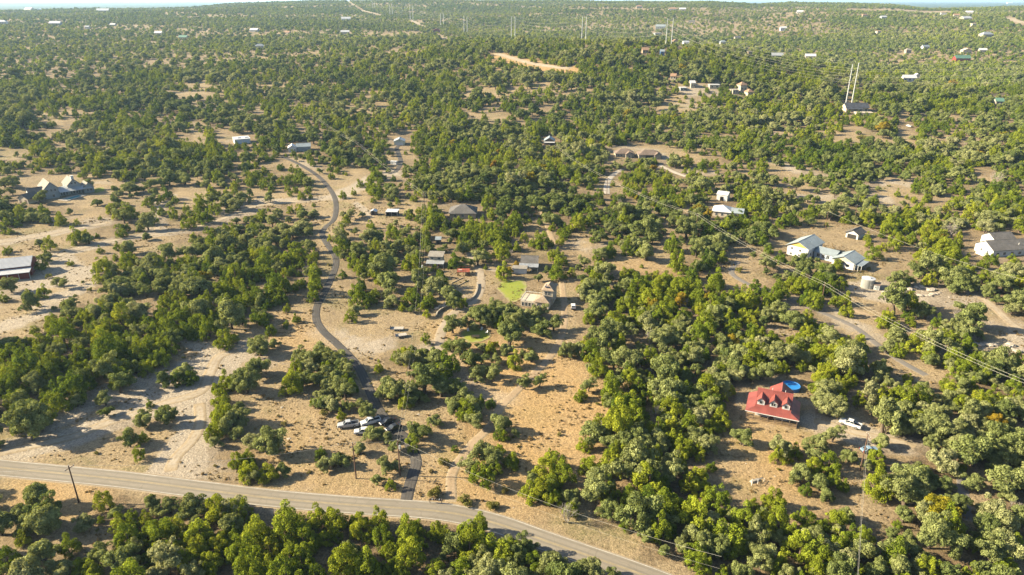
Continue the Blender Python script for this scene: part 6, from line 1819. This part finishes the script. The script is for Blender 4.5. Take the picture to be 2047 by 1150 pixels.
SO, SJ, SS = source('oak_source', OAKS[:8]), source('juniper_source', JUNS[:8]), source('shrub_source', SHRUBS)
scatter('oak_woodland', *pack(rest['o']), SO, 8, 'grey-green oak woodland of the middle distance')
scatter('juniper_woodland', *pack(rest['j']), SJ, 8, 'bright green juniper woodland of the middle distance')
sx, sy = candidates(95, 520, 26000)
spx, spy, _ = project(sx, sy, terrain(sx, sy)); scv = cover_at(spx, spy, sx, sy)
sk = (scv < .8) & (RNG.random(len(sx)) < np.clip(.035 + .07 * (lump(sx, sy, 13, 4.0) - .5), .004, .3))
sid = np.nonzero(sk)[0]; sid = sid[keep_ok(sx[sid], sy[sid], terrain(sx[sid], sy[sid]), np.full(len(sid), 1.4), np.full(len(sid), .8))]
for i in sid: rest['s'].append([sx[i], sy[i], float(np.clip(1.15 * np.exp(RNG.normal(0, .35)), .5, 2.4)), 's', float(RNG.random())])
if rest['s']: scatter('scrub_vegetation', *pack(rest['s']), SS, 4, 'low scrub on the open slopes')

# loose limestone on the pale ground, and small brush between the trees
bx, by = candidates(95, 420, 60000)
bz = terrain(bx, by); bpx, bpy_, _ = project(bx, by, bz); bc = cover_at(bpx, bpy_, bx, by)
bp = seg_field(bx, by, PALE); bcl = lump(bx, by, 6, 2.0)
bk = (bc < .6) & (RNG.random(len(bx)) < np.clip(.01 + .30 * bp * np.clip(bcl, 0, 1.5) + .05 * np.clip(bcl - .9, 0, 1), 0, .6))
for (fx_, fy_, fr) in FOOT: bk &= np.hypot(bx - fx_, by - fy_) > fr
bk &= np.array([min((a - p.x) ** 2 + (b - p.y) ** 2 for p in RDS[::4]) > 22 if (k and b < 250) else bool(k) for a, b, k in zip(bx, by, bk)])
colr = bpy.data.collections.new('rubble_source')
for k, me_ in enumerate(ICO): colr.objects.link(bpy.data.objects.new('rubble_source_%d' % k, me_))
n = int(bk.sum()); bs = .16 * np.exp(RNG.normal(0, .5, n)); r = np.zeros((n, 3)); r[:, 2] = RNG.uniform(0, 6.28, n)
scatter('limestone_rubble', np.stack([bx[bk], by[bk], bz[bk]], 1), np.stack([bs * 1.3, bs, bs * .7], 1), r, RNG.random(n), colr, 5, 'loose pale limestone scattered over the bare ground')

# far woods
NF = 0.04
area = math.radians(88) / 2 * (4400 ** 2 - 1050 ** 2)
fx, fy = candidates(1050, 4400, int(area * NF))
fz = terrain(fx, fy); fpx, fpy, _ = project(fx, fy, fz + 2.2)
fc = np.clip(cover_at(fpx, fpy, fx, fy), .2, .95)
# open, brushy slope in the upper right and savanna strips in the upper left of the picture
op = ((fpx > 1380) & (fpx < 1660) & (fpy < 75) & (fpy > 14)); fc = np.where(op, fc * .62, fc)
op = ((fpx > 1180) & (fpx < 1420) & (fpy < 75) & (fpy > 20)); fc = np.where(op, fc * .78, fc)
op = (fpx < 420) & (fpy > 55) & (fpy < 160); fc = np.where(op, fc * .86, fc)
a_ = RNG.random(len(fx)) < 2.7 * density(fc, fx, fy, 7.8, 6.0) / NF
fx, fy, fz = fx[a_], fy[a_], fz[a_]
fw = np.clip(RNG.normal(8.0, 2.3, len(fx)), 3.2, 14)
ok = np.ones(len(fx), bool); px, py, dp = project(fx, fy, fz + fw * .4); s_ = FPX / dp; rx = fw * .45 * s_
for (x0, y0, x1, y1) in KEEP: ok &= ~((px + rx > x0) & (px - rx < x1) & (py + rx * .7 > y0) & (py - rx * .7 < y1))
for (qx, qy, qr) in FOOT: ok &= np.hypot(fx - qx, fy - qy) > qr + fw * .4
for pts, wid in ROADPX:
    P_ = np.array(pts, float)
    if P_[:, 1].min() > 160: continue
    for a, b in zip(P_, P_[1:]):
        d = b - a; t = np.clip(((px - a[0]) * d[0] + (py - a[1]) * d[1]) / max(d @ d, 1e-6), 0, 1)
        ok &= np.hypot(px - a[0] - t * d[0], py - a[1] - t * d[1]) > 1.0 + wid * .12 * s_
fx, fy, fz, fw = fx[ok], fy[ok], fz[ok], fw[ok]
n = len(fx); ft = np.clip(.45 + .18 * lump(fx, fy, 150, 4.0) + RNG.normal(0, .18, n), 0, 1)
oak = RNG.random(n) < .5 + .25 * lump(fx, fy, 120, 6.0) / 2
SOF, SJF = source('far_oak_source', OAKS_F), source('far_juniper_source', JUNS_F)
for m, nm, cl, nv, lb in ((oak, 'distant_oak_woods', SOF, 4, 'hazy oak woods covering the far hills'), (~oak, 'distant_juniper_woods', SJF, 4, 'hazy juniper woods covering the far hills')):
    k = int(m.sum()); r = np.zeros((k, 3)); r[:, 2] = RNG.uniform(0, 6.28, k)
    scatter(nm, np.stack([fx[m], fy[m], fz[m]], 1), np.stack([fw[m], fw[m], fw[m] * RNG.uniform(.75, 1.1, k)], 1), r, ft[m], cl, nv, lb)

# dry grass tufts on the open ground
TUFTS = []
for s in range(4):
    rg = np.random.default_rng(s + 200); lob = [((rg.uniform(-.3, .3), rg.uniform(-.3, .3), .12), (.3, .3, .3)) for _ in range(3)]
    TUFTS.append((crown_mesh('grass_tuft', lob, 160, .16, M_DRY, s + 300, .9, .5),))
SG = source('grass_source', TUFTS)
gx, gy = candidates(95, 430, 120000)
gz = terrain(gx, gy); gpx, gpy, _ = project(gx, gy, gz)
gc = cover_at(gpx, gpy, gx, gy)
clump = lump(gx, gy, 9, 3.0) + .6 * lump(gx, gy, 3.1, 1.0)
pal = seg_field(gx, gy, [(p, w * .8, s) for p, w, s in PALE])
gok = (RNG.random(len(gx)) < np.clip(.16 + .34 * clump + .22 * lump(gx, gy, 28, 5.0), .015, .9)) & (gc < .6) & (RNG.random(len(gx)) > pal * .9)
for pts, wid in ROADPX:
    W_ = [at(*p) for p in pts]
    for a, b in zip(W_, W_[1:]):
        dx, dy = b.x - a.x, b.y - a.y; t = np.clip(((gx - a.x) * dx + (gy - a.y) * dy) / (dx * dx + dy * dy), 0, 1)
        gok &= np.hypot(gx - a.x - t * dx, gy - a.y - t * dy) > wid * .42
rd = np.array([(p.x, p.y) for p in RDS[::2]])
near = gy < 260
dmin = np.full(len(gx), 99.0); sel = np.nonzero(near)[0]
for ch in np.array_split(sel, 40): dmin[ch] = np.hypot(gx[ch][:, None] - rd[:, 0], gy[ch][:, None] - rd[:, 1]).min(1)
gok &= dmin > 4.3
for (fx_, fy_, fr) in FOOT: gok &= np.hypot(gx - fx_, gy - fy_) > fr * .7
gx, gy, gz = gx[gok], gy[gok], gz[gok]; n = len(gx); gs = .5 * np.exp(RNG.normal(0, .4, n)); r = np.zeros((n, 3)); r[:, 2] = RNG.uniform(0, 6.28, n)
scatter('dry_grass', np.stack([gx, gy, gz], 1), np.stack([gs, gs, gs * RNG.uniform(.6, 1.1, n)], 1), r, RNG.random(n), SG, 4, 'tufts of dry golden grass on the open ground')
print('TREES', len(trees), 'solo', len(solo), 'far', len(fw), 'grass', n)

# ------------------------------------------------------------------ the air
mb = MB(); mb.box(-27000, 27000, -26000, 26500, -12, 150)
hz = mb.build('haze', [])
m, nt, out = new_mat('haze_air')
pv = nt.nodes.new('ShaderNodeVolumePrincipled')
pv.inputs['Color'].default_value = (0.46, 0.72, 1.0, 1)
pv.inputs['Density'].default_value = 0.00005
pv.inputs['Anisotropy'].default_value = 0.2
nt.links.new(pv.outputs[0], out.inputs['Volume'])
hz.data.materials.append(m)
tag(hz, 'thin blue haze filling the air over the hills', None, None, 'stuff')
